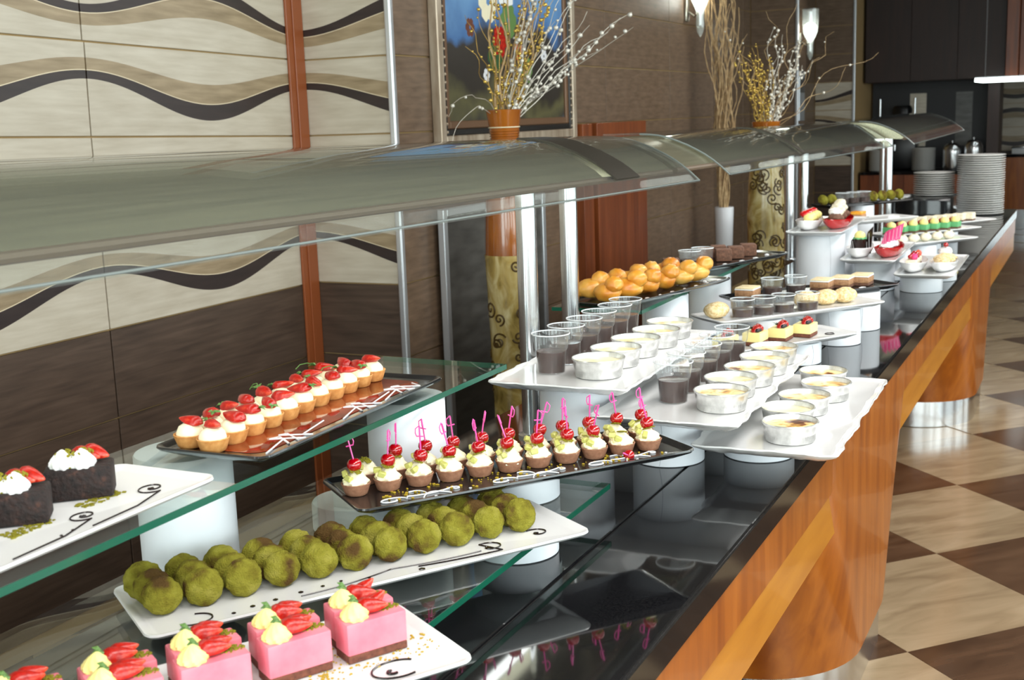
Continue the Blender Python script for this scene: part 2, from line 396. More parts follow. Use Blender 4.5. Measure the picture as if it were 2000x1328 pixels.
# floor
def floor_mat():
    m, nt, b = nmat('floor_checker'); N = nt.nodes; L = nt.links
    tc = N.new('ShaderNodeTexCoord'); mp = N.new('ShaderNodeMapping'); mp.vector_type = 'TEXTURE'
    mp.inputs['Location'].default_value = (-0.463, 3.497, 0); mp.inputs['Rotation'].default_value = (0, 0, D(46.5)); mp.inputs['Scale'].default_value = (0.611, 0.611, 1)
    L.new(tc.outputs['Object'], mp.inputs[0]); ck = N.new('ShaderNodeTexChecker'); ck.inputs['Scale'].default_value = 1.0
    ck.inputs['Color1'].default_value = rgb(80, 58, 42); ck.inputs['Color2'].default_value = rgb(160, 138, 108)
    L.new(mp.outputs[0], ck.inputs[0]); L.new(ck.outputs[0], b.inputs['Base Color']); setp(b, Roughness=0.18)
floor_mat()
floor = struct(put('floor', mesh('floor', box(-3.4, 4.3, -3.5, 19.6, -0.12, -0.003), 'floor_checker', False)))
struct(put('floor', mesh('floor', box(-2.92, -1.37, -3.1, 13.6, -0.003, 0.0015), 'tile_dark', False)))
A_ = Vector((math.cos(D(46.5)), math.sin(D(46.5)), 0)); B_ = Vector((math.cos(D(-43.5)), math.sin(D(-43.5)), 0)); TS = 0.611
ft = {c: mesh('floor_tile', box(0.001, TS - 0.001, -TS + 0.001, -0.001, -0.003, 0.0), c, False) for c in ('floor_beige', 'floor_brown')}
for i in range(-12, 26):
    for j in range(-26, 12):
        c = Vector((-0.463, 3.497, 0)) + A_ * (i * TS) + B_ * (j * TS); ctr = c + (A_ + B_) * TS / 2
        if -0.95 < ctr.x < 1.7 and 2.2 < ctr.y < 18.5:
            put('tile', ft['floor_brown' if (i + j) % 2 == 0 else 'floor_beige'], floor, c, (0, 0, D(46.5)))
# left wall with its niches
wl = join(box(-3.3, XN - 0.012, -3.4, 14.2, 0, 3.05), box(-3.0, XP - 0.012, 4.112, 8.388, 0, 3.05), box(-3.0, XP - 0.012, 10.962, 11.288, 0, 3.05), box(-3.0, XP - 0.012, 13.652, 19.5, 0, 3.05))
wall_left = struct(put('wall_left', mesh('wall_left', wl, 'grout', False)))
brown = [(k, 'brown') for k in range(-3, 7)]
tile_row(wall_left, (XN, -2.92), PI / 2, [1.17] * 6, [(-3, 'dark'), (-2, 'dark'), (-1, 'dark'), (0, 'wave'), (2, 'wave'), (4, 'cream'), (5, 'wave'), (6, 'cream')], lambda k: 0.0 if k < 1 else 0.026, 4.1)
for i in range(6):          # the course between is cut to a wedge
    y0 = -2.92 + 1.17 * i; g = box(0.003, 1.167, 0.0, 0.012, 0.003, TH - 0.003, 0.0012)
    put('tile', mesh('tile', ([Vector((p.x, p.y, p.z + (0.026 * (4.1 - y0 - p.x) if p.z > 0.1 else 0))) for p in g[0]], g[1]), 'tile_cream', False), wall_left, (XN, y0, Z0 + TH), (0, 0, PI / 2))
tile_row(wall_left, (XN + 0.002, 4.1), 0, [0.417], [(-3, 'dark'), (-2, 'dark'), (-1, 'dark'), (0, 'wave'), (1, 'cream'), (2, 'wave'), (4, 'cream'), (5, 'wave'), (6, 'cream')])
# the course above 1.857 m is the same wave tile turned upside down
def flipped(p0, ang, lens, k, s=0.0):
    x, y = p0
    for ln in lens:
        me = tile_mesh(ln, 'waveflip')
        put('tile', me, wall_left, (x, y, Z0 + TH * k + s * (4.1 - y)), (0, s, ang)); x += ln * math.cos(ang); y += ln * math.sin(ang)
def flip_wave():
    m = MATS['tile_wave'].copy(); m.name = 'tile_waveflip'; MATS['tile_waveflip'] = m
    nt = m.node_tree; tc = [n for n in nt.nodes if n.type == 'TEX_COORD'][0]; sp = [n for n in nt.nodes if n.type == 'SEPXYZ'][0]
    mp = nt.nodes.new('ShaderNodeMapping'); mp.inputs['Rotation'].default_value = (0, PI, 0); mp.inputs['Location'].default_value = (0, 0, TH)
    nt.links.new(tc.outputs['Object'], mp.inputs[0]); nt.links.new(mp.outputs[0], sp.inputs[0])
flip_wave()
flipped((XN, -2.92), PI / 2, [1.17] * 6, 3, 0.026); flipped((XN + 0.002, 4.1), 0, [0.417], 3)
tile_row(wall_left, (XP, 4.1), PI / 2, [1.15, 1.1, 1.1, 0.95], brown)
tile_row(wall_left, (XN, 8.4), PI / 2, [1.15, 1.15, 0.25], brown)
tile_row(wall_left, (XN + 0.002, 10.95), 0, [0.417], brown)
tile_row(wall_left, (XP, 10.95), PI / 2, [0.35], brown)
tile_row(wall_left, (XN, 11.3), PI / 2, [1.17, 1.17], brown)
tile_row(wall_left, (XN + 0.002, 13.64), 0, [0.417], [(-3, 'dark'), (-2, 'dark'), (-1, 'dark'), (0, 'wave'), (1, 'wave'), (2, 'waveflip'), (3, 'brown'), (4, 'brown'), (5, 'brown'), (6, 'brown')])
def trim(n, geo, m):
    return struct(put('trim_%d' % n, mesh('trim', geo, m, False)))
trim(1, join(box(XN + 0.001, XN + 0.012, 4.000, 4.0985, 0.02, 3.04, 0.002), box(XN + 0.012, XN + 0.018, 4.035, 4.0985, 0.02, 3.04, 0.002)), 'strip_wood')
for n, y in ((2, 4.1), (3, 10.95), (4, 13.64)):
    trim(n, box(XP - 0.012, XP + 0.016, y - 0.016, y + 0.012, 0.0, 3.04, 0.006, 2), 'alu_trim')
# ceiling, right wall, back wall with window bays, end wall
struct(put('ceiling', mesh('ceiling', box(-3.4, 4.4, -3.5, 19.6, 3.052, 3.2), 'ceiling_paint', False)))
def bay_wall(name, axis, pos, bays, lo, hi, z0, z1, thick=0.16):
    g = []; edges = [lo]
    for c, w_ in bays: edges += [c - w_ / 2, c + w_ / 2]
    edges.append(hi)
    def bb(a, b, za, zb):
        return box(pos, pos + thick, a, b, za, zb) if axis == 'x' else box(a, b, pos - thick, pos, za, zb)
    for i in range(0, len(edges), 2): g.append(bb(edges[i], edges[i + 1], 0, 3.05))
    for c, w_ in bays: g += [bb(c - w_ / 2, c + w_ / 2, 0, z0), bb(c - w_ / 2, c + w_ / 2, z1, 3.05)]
    return struct(put(name, mesh(name, join(*g), 'plaster', False)))
bays_r = [(-1.9, 1.8), (0.45, 1.8), (2.8, 1.8), (5.15, 1.8), (7.5, 1.8), (9.85, 1.8)]; bays_b = [(-1.9, 2.1), (0.4, 2.1), (2.7, 2.1)]  # last two right-hand bays are added to light the plate stack
bay_wall('wall_right', 'x', 4.08, bays_r, -3.4, 19.5, 0.65, 2.85)
bay_wall('wall_back', 'y', -3.2, bays_b, -3.3, 4.2, 0.9, 2.8)
struct(put('wall_front', mesh('wall_front', box(-2.5, 4.2, 19.4, 19.6, 0, 3.05), 'plaster', False)))
wn = 0
for axis, bays, z0, z1 in (('x', bays_r, 0.65, 2.85), ('y', bays_b, 0.9, 2.8)):
    for c, w_ in bays:
        wn += 1; a, b = c - w_ / 2, c + w_ / 2
        def fb(p, q, za, zb, t=0.05):
            return box(4.12, 4.12 + t, p, q, za, zb) if axis == 'x' else box(p, q, -3.28 - t / 2, -3.28 + t / 2, za, zb)
        fr = join(fb(a, a + 0.05, z0, z1), fb(b - 0.05, b, z0, z1), fb(c - 0.025, c + 0.025, z0, z1), fb(a, b, z0, z0 + 0.05), fb(a, b, z1 - 0.05, z1))
        o = struct(put('window_%d' % wn, mesh('window_frame', fr, 'alu_trim', False)))
        put('pane', mesh('pane', fb(a + 0.04, b - 0.04, z0 + 0.04, z1 - 0.04, 0.008), 'glass', False), o)

# ------------------------------------------------------------------ the buffet counter
ZC = 0.858
CNT = thing('buffet_counter', 'long black granite topped buffet counter with orange wooden front and rounded pedestals', 'counter', (0, 0, 0))
put('worktop', mesh('worktop', box(-1.36, -0.7745, -0.6, 9.0, 0.80, ZC, 0.003, 2), 'granite', False), CNT)['label'] = 'glossy black granite slab'
put('front_ledge', mesh('front_ledge', box(-0.7705, -0.548, -0.6, 9.0, 0.82, ZC, 0.003, 2), 'granite', False), CNT)
put('joint', mesh('joint', box(-0.7745, -0.7705, -0.6, 9.0, 0.80, ZC - 0.004), 'joint_black', False), CNT)
put('front_edge', mesh('front_edge', box(-0.585, -0.545, -0.6, 9.0, 0.80, 0.8535, 0.002), 'granite_edge_reflect', False), CNT)['label'] = 'black edge band of the granite with a brownish reflection put into its colour'
put('fascia', mesh('fascia', box(-0.59, -0.551, -0.58, 8.98, 0.693, 0.80, 0.002), 'wood', False), CNT)
put('lower_rail', mesh('lower_rail', box(-0.62, -0.556, -0.58, 8.98, 0.572, 0.693, 0.002), 'wood_light', False), CNT)['label'] = 'paler yellow wood rail'
put('soffit', mesh('soffit', box(-1.33, -0.60, -0.58, 8.98, 0.66, 0.80), 'wood_dark', False), CNT)
put('back_panel', mesh('back_panel', box(-1.34, -1.30, -0.58, 8.98, 0.0, 0.80), 'wood_red', False), CNT)
def pedestal(yc, ht, hb):
    def lp(half, xf_, z, r):
        return [(p[1] - 0.92, p[0] + yc, z) for p in rrect(2 * half, 2 * (0.92 + xf_), r, 0, 12, None, 4)]
    g = loft([lp(hb, -0.545, 0.13, 0.30), lp(hb * 0.55 + ht * 0.45, -0.546, 0.42, 0.30), lp(ht, -0.548, 0.70, 0.30), lp(ht, -0.548, 0.797, 0.30)])
    pd = put('pedestal', mesh('pedestal', g, 'wood'), CNT)
    put('plinth', mesh('plinth', loft([lp(hb - 0.012, -0.557, 0.0, 0.29), lp(hb - 0.012, -0.557, 0.129, 0.29)]), 'steel'), pd)['label'] = 'polished steel plinth'
for yc in (0.1, 3.36, 6.6): pedestal(yc, 0.82, 0.47)

# glass display shelves, each with a green polished edge
def glass_shelf(label, x0, x1, y0, y1, z, sup):
    t = thing('glass_shelf', label, 'shelf', ((x0 + x1) / 2, (y0 + y1) / 2, z - 0.010), 0, 'glass shelves on the counter')
    cx, cy = (x0 + x1) / 2, (y0 + y1) / 2; hx, hy = (x1 - x0) / 2, (y1 - y0) / 2
    put('pane', mesh('pane', box(-hx, hx - 0.0015, -hy + 0.0015, hy - 0.0015, 0, 0.010), 'glass', False), t)
    e = join(box(hx - 0.0015, hx, -hy, hy, 0, 0.010), box(-hx, hx, hy - 0.0015, hy, 0, 0.010), box(-hx, hx, -hy, -hy + 0.0015, 0, 0.010))
    put('polished_edge', mesh('polished_edge', e, 'glass_edge', False), t)['label'] = 'green polished glass edge'
    return t
ZL, ZU = 0.920, 1.118
def riser(x, y, z0, z1, label, r=0.078, group='white display cylinders'):
    t = thing('display_riser', label, 'riser', (x, y, z0), random.uniform(0, 6), group)
    h = z1 - z0
    b = put('cylinder', mesh('cylinder', lathe([(r - 0.003, 0), (r, 0.002), (r, h - 0.003), (r - 0.002, h)], 48), 'riser_white'), t)
    if h > 0.06:
        put('seam', mesh('seam', tube([((r + 0.0002) * math.cos(0.08 * math.sin(3 * i / 6)), (r + 0.0002) * math.sin(0.08 * math.sin(3 * i / 6)), 0.003 + (h - 0.006) * i / 6) for i in range(7)], 0.0007, 4), 'riser_seam'), t)
    return t
glass_shelf('low glass shelf near the camera carrying the pistachio balls and pink cakes', -1.35, -0.808, -0.2, 2.02, ZL, None)
for (x, y) in ((-0.895, 1.79), (-1.24, 1.80), (-0.92, 0.2), (-1.24, 0.2)):
    riser(x, y, ZC, ZL - 0.010, 'short white cylinder %s' % ('holding up the low glass shelf below the cherry tarts' if (x, y) == (-0.895, 1.79) else 'under the %s corner of the low glass shelf' % ('far back' if y > 1 else ('near front' if x > -1 else 'near back'))), 0.075)
glass_shelf('high glass shelf with thick green edge carrying chocolate cakes and strawberry tarts', -1.345, -1.056, -0.1, 2.10, ZU, None)
riser(-1.277, 1.400, ZL, ZU - 0.010, 'white cylinder under the high glass shelf behind the pistachio balls', 0.075)
riser(-1.130, 1.83, ZL, ZU - 0.010, 'white cylinder under the high glass shelf behind the cherry tarts', 0.072)
riser(-1.25, 0.35, ZL, ZU - 0.010, 'white cylinder under the near end of the high glass shelf')
# ------------------------------------------------------------------ sneeze guards (heated hoods with curved glass)
GP = [(-1.0, 1.413), (-1.025, 1.436), (-1.05, 1.456), (-1.075, 1.473), (-1.10, 1.487), (-1.13, 1.502), (-1.16, 1.514), (-1.19, 1.525), (-1.22, 1.532), (-1.25, 1.5355), (-1.28, 1.537), (-1.34, 1.538), (-1.40, 1.538)]
HP = [(-1.056, 1.444), (-1.075, 1.460), (-1.10, 1.475), (-1.13, 1.490), (-1.16, 1.503), (-1.19, 1.513), (-1.22, 1.520), (-1.25, 1.5245), (-1.28, 1.526), (-1.42, 1.526), (-1.425, 1.52), (-1.425, 1.45), (-1.41, 1.444), (-1.10, 1.438), (-1.066, 1.436)]
def ext(prof, y0, y1, dx, dz, n=2):
    loops = []
    for i in range(n):
        y = y0 + (y1 - y0) * i / (n - 1)
        loops.append([(x + dx, y, z + dz(y)) for x, z in prof])
    return loft(loops)
def hood(label, gy, panels, clamps, dx, dz, tubes, posts):
    t = thing('sneeze_guard', label, 'sneeze guard', (0, 0, 0), 0, 'sneeze guards over the counter')
    low = [(x + (0.004 if i < 6 else 0), z - 0.006) for i, (x, z) in enumerate(GP)]
    prof = GP + low[::-1]
    put('curved_glass', mesh('curved_glass', ext(prof, gy[0], gy[1], dx, dz), 'glass_hood'), t)
    eg = join(tube([(GP[0][0] + dx + 0.001, gy[0] + (gy[1] - gy[0]) * i / 8, GP[0][1] + dz(gy[0] + (gy[1] - gy[0]) * i / 8) - 0.002) for i in range(9)], 0.0020, 6),
              *[tube([(x + dx, y, z + dz(y) - 0.003) for x, z in GP[:11]], 0.0030, 6) for y in gy])
    put('glass_rim', mesh('glass_rim', eg, 'hood_edge'), t)
    for a, b in panels:
        put('steel_housing', mesh('steel_housing', ext(HP, a, b, dx, dz), 'steel_brushed'), t)
    put('front_lip', mesh('front_lip', tube([(-1.055 + dx, y, 1.4375 + dz(y)) for a, b in panels for y in (a, b)], 0.0075, 8), 'lip_bronze'), t)['label'] = 'dull bronze lip'
    for a, b in clamps:
        up_ = [(x + 0.002, z + 0.004) for x, z in GP[1:11]]; lo_ = [(x, z + 0.0005) for x, z in GP[1:11]]
        put('clamp_plate', mesh('clamp_plate', ext(up_ + lo_[::-1], a, b, dx, dz), 'steel_dark'), t)['label'] = 'dark metal clamp plate'
    for a, b in tubes:
        put('light_tube', mesh('light_tube', tube([(-1.27 + dx, a, 1.424 + dz(a)), (-1.27 + dx, b, 1.424 + dz(b))], 0.012, 10), 'tube_glow'), t)
    for px, py in posts:
        top = 1.438 + dz(py)
        p = put('post', mesh('post', lathe([(0.0235, ZC), (0.0235, top)], 28), 'steel'), t, (px, py, 0))
        put('base_flange', mesh('base_flange', lathe([(0.034, ZC), (0.034, ZC + 0.006), (0.026, ZC + 0.010)], 28), 'steel'), p)
    return t
hood('nearest curved glass sneeze guard over brushed steel housing', (0.0, 3.20), [(0.02, 2.635), (2.80, 3.12)], [(2.64, 2.795)], 0.0,
     lambda y: 0.030 * max(-0.3, (3.2 - y) / 2.3) + 0.004, [(0.4, 1.6), (1.75, 2.95)], [(-1.19, 2.49), (-1.245, 2.86)])
hood('middle curved glass sneeze guard between the nearest and the farthest ones', (3.50, 6.52), [(3.16, 4.55), (4.60, 6.35)], [(4.552, 4.598)], 0.0,
     lambda y: 0.004 - 0.026 * (y - 3.4) / 3.0, [(3.5, 4.7), (4.9, 6.1)], [(-1.40, 5.95), (-1.40, 6.27)])
hood('farthest curved glass sneeze guard near the plate stacks', (6.62, 9.05), [(6.64, 8.9)], [], 0.09,
     lambda y: -0.018 + 0.012 * (y - 6.6) / 2.4, [(6.8, 7.8)], [(-1.115, 7.12), (-1.325, 8.25)])

# ------------------------------------------------------------------ trays
def frame_pt(cx, cy, rot):
    c, s = math.cos(D(rot)), math.sin(D(rot))
    return lambda u, v: (cx + u * c - v * s, cy + u * s + v * c)
class Tray:
    def __init__(s, name, label, cx, cy, z, rot, L, Wd, kind='white', r=0.02, edge=None, group=None, h=0.014, m=10):
        s.t = thing(name, label, 'tray' if kind == 'black' else 'plate', (cx, cy, z), D(rot), group)
        s.z = z; s.rot = rot; s.p = frame_pt(cx, cy, rot)
        put('dish', mesh('dish', plate_geo(L, Wd, r, h, edge=edge, m=m), 'porcelain' if kind == 'white' else 'melamine_black'), s.t)
    def at(s, u, v, dz=0.0006):
        x, y = s.p(u, v); return (x, y, s.z + dz)
    def swirl(s, pts, mat, r, name='sauce_swirl', n=None):
        put(name, mesh(name, tube([(p[0], p[1], 0.0006 + r * 0.3) for p in pts], r, 6), mat), s.t)
    def dots(s, pts, mat, r, name='sauce_drop'):
        put(name, mesh(name, join(*[xf(sphere(1, 1), (u, v, 0.0004), (0, 0, 0), (r * k, r * k, r * 0.5)) for u, v, k in pts]), mat), s.t)
    def crumbs(s, n, u0, u1, v0, v1, mat, size=0.0014, name='crumbs'):
        g = []
        for _ in range(n):
            k = random.uniform(0.5, 1.5) * size
            g.append(xf(box(-1, 1, -1, 1, -0.6, 0.6), (random.uniform(u0, u1), random.uniform(v0, v1), 0.0010), (0, 0, random.uniform(0, 3)), (k * 1.3, k, k * 0.8)))
        o = put(name, mesh(name, join(*g), mat, False), s.t); o['kind'] = 'stuff'
def spiral(cx, cy, r0, r1, turns, a0, n=40, asp=1.0):
    return [(cx + (r0 + (r1 - r0) * i / n) * math.cos(a0 + 2 * PI * turns * i / n), cy + asp * (r0 + (r1 - r0) * i / n) * math.sin(a0 + 2 * PI * turns * i / n)) for i in range(n + 1)]
def arc_pts(p0, p1, bulge, n=16):
    out = []
    for i in range(n + 1):
        t = i / n; b = 4 * t * (1 - t) * bulge
        dx, dy = p1[0] - p0[0], p1[1] - p0[1]; l = math.hypot(dx, dy)
        out.append((p0[0] + dx * t - dy / l * b, p0[1] + dy * t + dx / l * b))
    return out

# ------------------------------------------------------------------ shared food meshes
def strawb_geo(L=0.038, w=0.0112, h=0.0110, bend=0.002):
    loops = []
    for i in range(9):
        t = i / 8; k = min(1, (t / 0.22 + 0.05) ** 0.5) * (1 - 0.86 * max(0.0, (t - 0.25) / 0.75) ** 2.2)
        x = -L / 2 + L * t; zc = bend * 4 * t * (1 - t) * -1
        loops.append([(x, w * k * math.cos(2 * PI * s / 10), zc + h * k * (math.sin(2 * PI * s / 10) if math.sin(2 * PI * s / 10) > 0 else 0.35 * math.sin(2 * PI * s / 10))) for s in range(10)])
    return loft(loops)
SB = mesh('strawberry_slice', strawb_geo(), 'strawberry')
def leaf_geo(n=4, L=0.011):
    g = []
    for i in range(n):
        a = -0.9 + 1.8 * i / max(1, n - 1)
        g.append(xf(([(0, -0.001, 0), (L * 0.5, -0.0032, 0.002), (L, 0, 0.0005), (L * 0.5, 0.0032, 0.002), (L * 0.5, 0, 0.0035), (0, 0.001, 0)], [(0, 1, 4, 5), (1, 2, 4), (2, 3, 4), (3, 5, 4)]), (0, 0, 0), (0, -0.4 + 0.3 * (i % 2), a + PI)))
    return join(*g)
LEAF = mesh('leaf', leaf_geo(), 'leaf')
TWIGLEAF = mesh('leaf', join(leaf_geo(5, 0.014), tube([(0, 0, 0), (-0.012, 0.004, 0.008), (-0.024, 0.002, 0.009), (-0.031, -0.004, 0.004)], 0.0009, 5)), 'leaf')
fl = lambda a, r, z: 1 + 0.022 * math.cos(20 * a)
SHELL = lambda m: mesh('shell', lathe([(0.0165, 0), (0.0185, 0.002), (0.0235, 0.017), (0.0245, 0.0195), (0.0238, 0.0205), (0.0222, 0.0195), (0.0205, 0.016)], 40, fl), m)
SH_G, SH_C = SHELL('shell_gold'), SHELL('shell_choc')
CREAM_D = [mesh('cream', xf(sphere(0.0205, 3, 0.10, 3.2, k), (0, 0, 0.0185), (0, 0, 0), (1, 1, 0.92)), 'cream') for k in (1, 5, 9)]
CREAM_S = [mesh('cream', join(xf(rosette(0.0215, 0.024, 7, 1.2), (0, 0, 0.0155), (0.1 * k, 0, k)), xf(sphere(0.015, 2, 0.14, 3, k), (0.002, 0.001, 0.026))), 'cream') for k in (0, 1, 2)]
CHERRY = mesh('cherry', lathe([(0.0012, 0.0004), (0.0055, 0.0012), (0.0088, 0.0045), (0.0102, 0.009), (0.0094, 0.0136), (0.0064, 0.0172), (0.0026, 0.0180), (0.0008, 0.0168)], 20), 'cherry')
def pick_geo():
    blade = tube([(0, 0, -0.012), (0, 0, 0.004), (0, 0, 0.020), (0, 0, 0.034)], [0.0006, 0.0011, 0.0012, 0.0010], 5)
    guard = tube([(-0.005, 0, 0.0195), (0.005, 0, 0.0195)], 0.0010, 5)
    bow = tube([(0.0048, 0, 0.0195), (0.0066, 0, 0.024), (0.006, 0, 0.030), (0.0, 0, 0.0345)], 0.0008, 5)
    return join(blade, guard, bow, tube([(0, 0.0012, 0.021), (0, 0.0012, 0.033)], 0.0010, 4))
PICK = mesh('sword_pick', pick_geo(), 'pick_pink')
KIWI = mesh('kiwi_piece', box(-0.0065, 0.0065, -0.0045, 0.0045, -0.0045, 0.0045, 0.0012), 'kiwi')
PEAR = mesh('pear_piece', box(-0.0055, 0.0055, -0.004, 0.004, -0.004, 0.004, 0.0012), 'pear')

# strawberry tarts on the high shelf
st = Tray('serving_tray', 'long black tray with caramel sauce under the strawberry tarts', -1.163, 1.593, 1.1335, 92, 0.56, 0.205, 'black', group='black serving trays')
put('sauce_pool', mesh('sauce_pool', loft([rrect(0.50, 0.150, 0.03, 0.0004), rrect(0.495, 0.145, 0.03, 0.0011)]), 'caramel_sauce'), st.t)['label'] = 'shiny brown caramel sauce'
for u0 in (-0.245, -0.035, 0.10):
    pts = [(u0, -0.080), (u0 + 0.075, -0.058)]
    for k in range(4): pts += [(u0 + 0.055 + 0.012 * k, -0.038 if k % 2 else -0.082), (u0 + 0.083 + 0.010 * k, -0.086 if k % 2 else -0.046)]
    pts += [(u0 + 0.11, -0.070), (u0 + 0.19, -0.055)] if u0 < 0.05 else [(u0 + 0.13, -0.06)]
    st.swirl(pts, 'icing', 0.0016, 'icing_zigzag')
def straw_tart(tr, u, v, row, i, n):
    t = thing('strawberry_tart', 'strawberry cream tart in the %s row on the black tray, %s from the near end' % (row, ordw(i)), 'tart', tr.at(u, v, 0.0012), random.uniform(0, 6), 'strawberry tarts')
    put('shell', SH_G, t); put('cream', CREAM_D[i % 3], t)
    wz = D(random.choice((-25, -10, 5, 20, 150, 170, 190)))
    b = put('strawberry', SB, t, (random.uniform(-0.004, 0.004), random.uniform(-0.004, 0.004), 0.0385), (random.uniform(-0.25, 0.25), random.uniform(-0.3, 0.1), wz - t.rotation_euler.z), random.uniform(1.0, 1.2))
    if (i + (row == 'back')) % 3 != 1: put('leaf', TWIGLEAF if i % 4 == 0 else LEAF, b, (-0.017, 0, 0.004), (0, -0.3, random.uniform(-0.5, 0.5)))
for i in range(11): straw_tart(st, -0.255 + 0.0488 * i, 0.006 + 0.0018 * i, 'front', i, 11)
for i in range(10): straw_tart(st, -0.245 + 0.0490 * i, 0.0555 + 0.0012 * i, 'back', i, 10)

# chocolate cakes on the white plate
cp = Tray('serving_plate', 'white rectangular plate on the high shelf with chocolate cakes and cocoa swirls', -1.148, 0.877, 1.1335, 90, 0.70, 0.182, 'white', group='white serving plates')
CK = box(-0.042, 0.042, -0.024, 0.024, 0, 0.042, 0.004, 2)
CAKE = mesh('cake', ([Vector(p) + Vector((mnoise.noise(Vector(p) * 60), mnoise.noise(Vector(p) * 60 + Vector((9, 0, 0))), 0)) * 0.002 for p in CK[0]], CK[1]), 'choc_cake')
ROS_W = mesh('whipped_cream', rosette(0.0165, 0.024, 9, 0.6, 54), 'cream_white')
def powder(r, seed, mat='pist_powder'):
    random.seed(seed); g = []
    for _ in range(60):
        a, q = random.uniform(0, 6.28), r * random.random() ** 0.6; k = random.uniform(0.0008, 0.0018)
        g.append(xf(sphere(1, 1), (q * math.cos(a), q * 0.6 * math.sin(a), 0), (0, 0, 0), (k * 1.4, k * 1.4, k)))
    return mesh('pistachio_dust', join(*g), mat)
DUST = [powder(0.016, 3), powder(0.011, 4)]
def choc_cake(u, v, rz, label):
    t = thing('chocolate_cake', label, 'cake', cp.at(u, v), D(rz), 'chocolate cakes on the high shelf')
    put('sponge', CAKE, t)
    for k, (x, y) in enumerate(((-0.018, -0.006), (0.006, -0.008))):
        w = put('whipped_cream', ROS_W, t, (x, y, 0.041), (0, 0, k))
        put('pistachio_dust', DUST[0], w, (0.004, -0.003, 0.0185), (0.6, 0, 0), 0.85)['kind'] = 'stuff'
    for k in range(2): put('strawberry', SB, t, (0.010 + 0.012 * k, 0.010 + 0.006 * k, 0.052), (0.5, 0.25, -0.3 - 0.2 * k), 1.0)
    put('pistachio_dust', DUST[0], t, (-0.005, -0.010, 0.043))['kind'] = 'stuff'
choc_cake(0.228, 0.038, 40, 'dark chocolate cake square with cream rosettes nearest the plate end')
choc_cake(0.118, 0.036, 40, 'dark chocolate cake square cut off by the left picture edge')
choc_cake(0.010, 0.036, 40, 'dark chocolate cake square at the near end of its plate')
cp.swirl(spiral(0.285, -0.030, 0.004, 0.024, 1.4, 2.0, 40, 0.8) + [(0.22, -0.066), (0.14, -0.070)], 'sauce', 0.0011)
cp.swirl(spiral(0.165, -0.030, 0.004, 0.022, 1.4, 2.0, 40, 0.8) + [(0.10, -0.066), (0.02, -0.070)], 'sauce', 0.0011)
cp.dots([(0.285, -0.030, 1), (0.165, -0.030, 1), (0.12, -0.058, 0.8), (0.10, -0.06, 0.7)], 'sauce', 0.0035)
cp.crumbs(90, 0.19, 0.26, -0.01, 0.012, 'pist_powder'); cp.crumbs(90, 0.07, 0.14, -0.012, 0.012, 'pist_powder')

# cherry tarts
ct = Tray('serving_tray', 'long black tray set diagonally with cherry tarts and white icing swirls', -0.907, 1.815, 1.000, 52.4, 0.64, 0.20, 'black', group='black serving trays')
riser(-0.94, 1.90, ZL, 0.986, 'white cylinder holding the black tray of cherry tarts', 0.075)
for u0 in (-0.20, 0.0, 0.185):
    ct.swirl(spiral(u0 - 0.052, -0.066, 0.008, 0.026, -1.05, 0.2, 30, 0.55) + arc_pts((u0 - 0.022, -0.058), (u0 + 0.062, -0.050), -0.008) + spiral(u0 + 0.064, -0.058, 0.008, 0.003, -0.8, 1.5, 14, 0.8), 'icing', 0.0013, 'icing_swirl')
    ct.swirl(arc_pts((u0 - 0.002, -0.080), (u0 + 0.048, -0.078), 0.022), 'icing', 0.0013, 'icing_swirl')
    ct.swirl(arc_pts((u0 - 0.012, -0.038), (u0 + 0.012, -0.058), 0.010), 'icing', 0.0013, 'icing_swirl')
ct.dots([(u0 + du, -0.075 + dv, 1) for u0 in (-0.2, 0.0, 0.185) for du, dv in ((-0.05, -0.008), (0.085, 0.004), (0.02, -0.004))], 'icing', 0.003, 'icing_drop')
ct.crumbs(120, -0.29, 0.27, -0.072, -0.012, 'crumb_gold', 0.0014)
def cherry_tart(u, v, row, i, ncherry=1, pear=True):
    t = thing('cherry_tart', 'chocolate shell cream tart with red cherry in the %s row, %s from the left' % (row, ordw(i)), 'tart', ct.at(u, v), 0.0, 'cherry tarts')
    put('shell', SH_C, t, (0, 0, 0), (0, 0, i * 0.7)); put('cream', CREAM_S[i % 3], t, (0, 0, 0), (0, 0, i))
    tz = D(52 + random.uniform(-20, 20))
    if ncherry:
        ca = random.uniform(-0.003, 0.003)
        c = put('cherry', CHERRY, t, (ca, 0.002 + ca, 0.0375), (random.uniform(-0.2, 0.2), random.uniform(-0.15, 0.15), i), 1.22)
        put('sword_pick', PICK, c, (0, 0, 0.017), (random.uniform(-0.1, 0.1), random.uniform(-0.15, 0.15), tz + random.uniform(-0.6, 0.6)))
    for k in range(5):
        a = D(165 + 26 * k + random.uniform(-8, 8)); q = 0.0165
        put(('kiwi_piece', 'pear_piece')[k % 2], (KIWI, PEAR)[k % 2], t, (q * math.cos(a), q * math.sin(a), 0.026 + 0.004 * (k % 3)), (random.uniform(-0.7, 0.7), random.uniform(-0.7, 0.7), random.uniform(0, 3)))
    put('pistachio_dust', DUST[1], t, (0.004, -0.006, 0.0415), (0.3, 0.2, i))['kind'] = 'stuff'
for i in range(11): cherry_tart(-0.288 + 0.0545 * i, 0.0015 - 0.0035 * i, 'front', i, 0 if i in (9,) else 1)
for i in range(11): cherry_tart(-0.252 + 0.0528 * i, 0.0535 - 0.0032 * i, 'back', i, 0 if i == 0 else 1)
fp = tag(put('fallen_cherry', CHERRY, None, ct.at(0.205, -0.055, 0.001), (1.2, 0.3, 0)), 'loose red cherry on a pink pick lying on the black tray', 'cherry')
put('sword_pick', PICK, fp, (0, 0, 0.017))

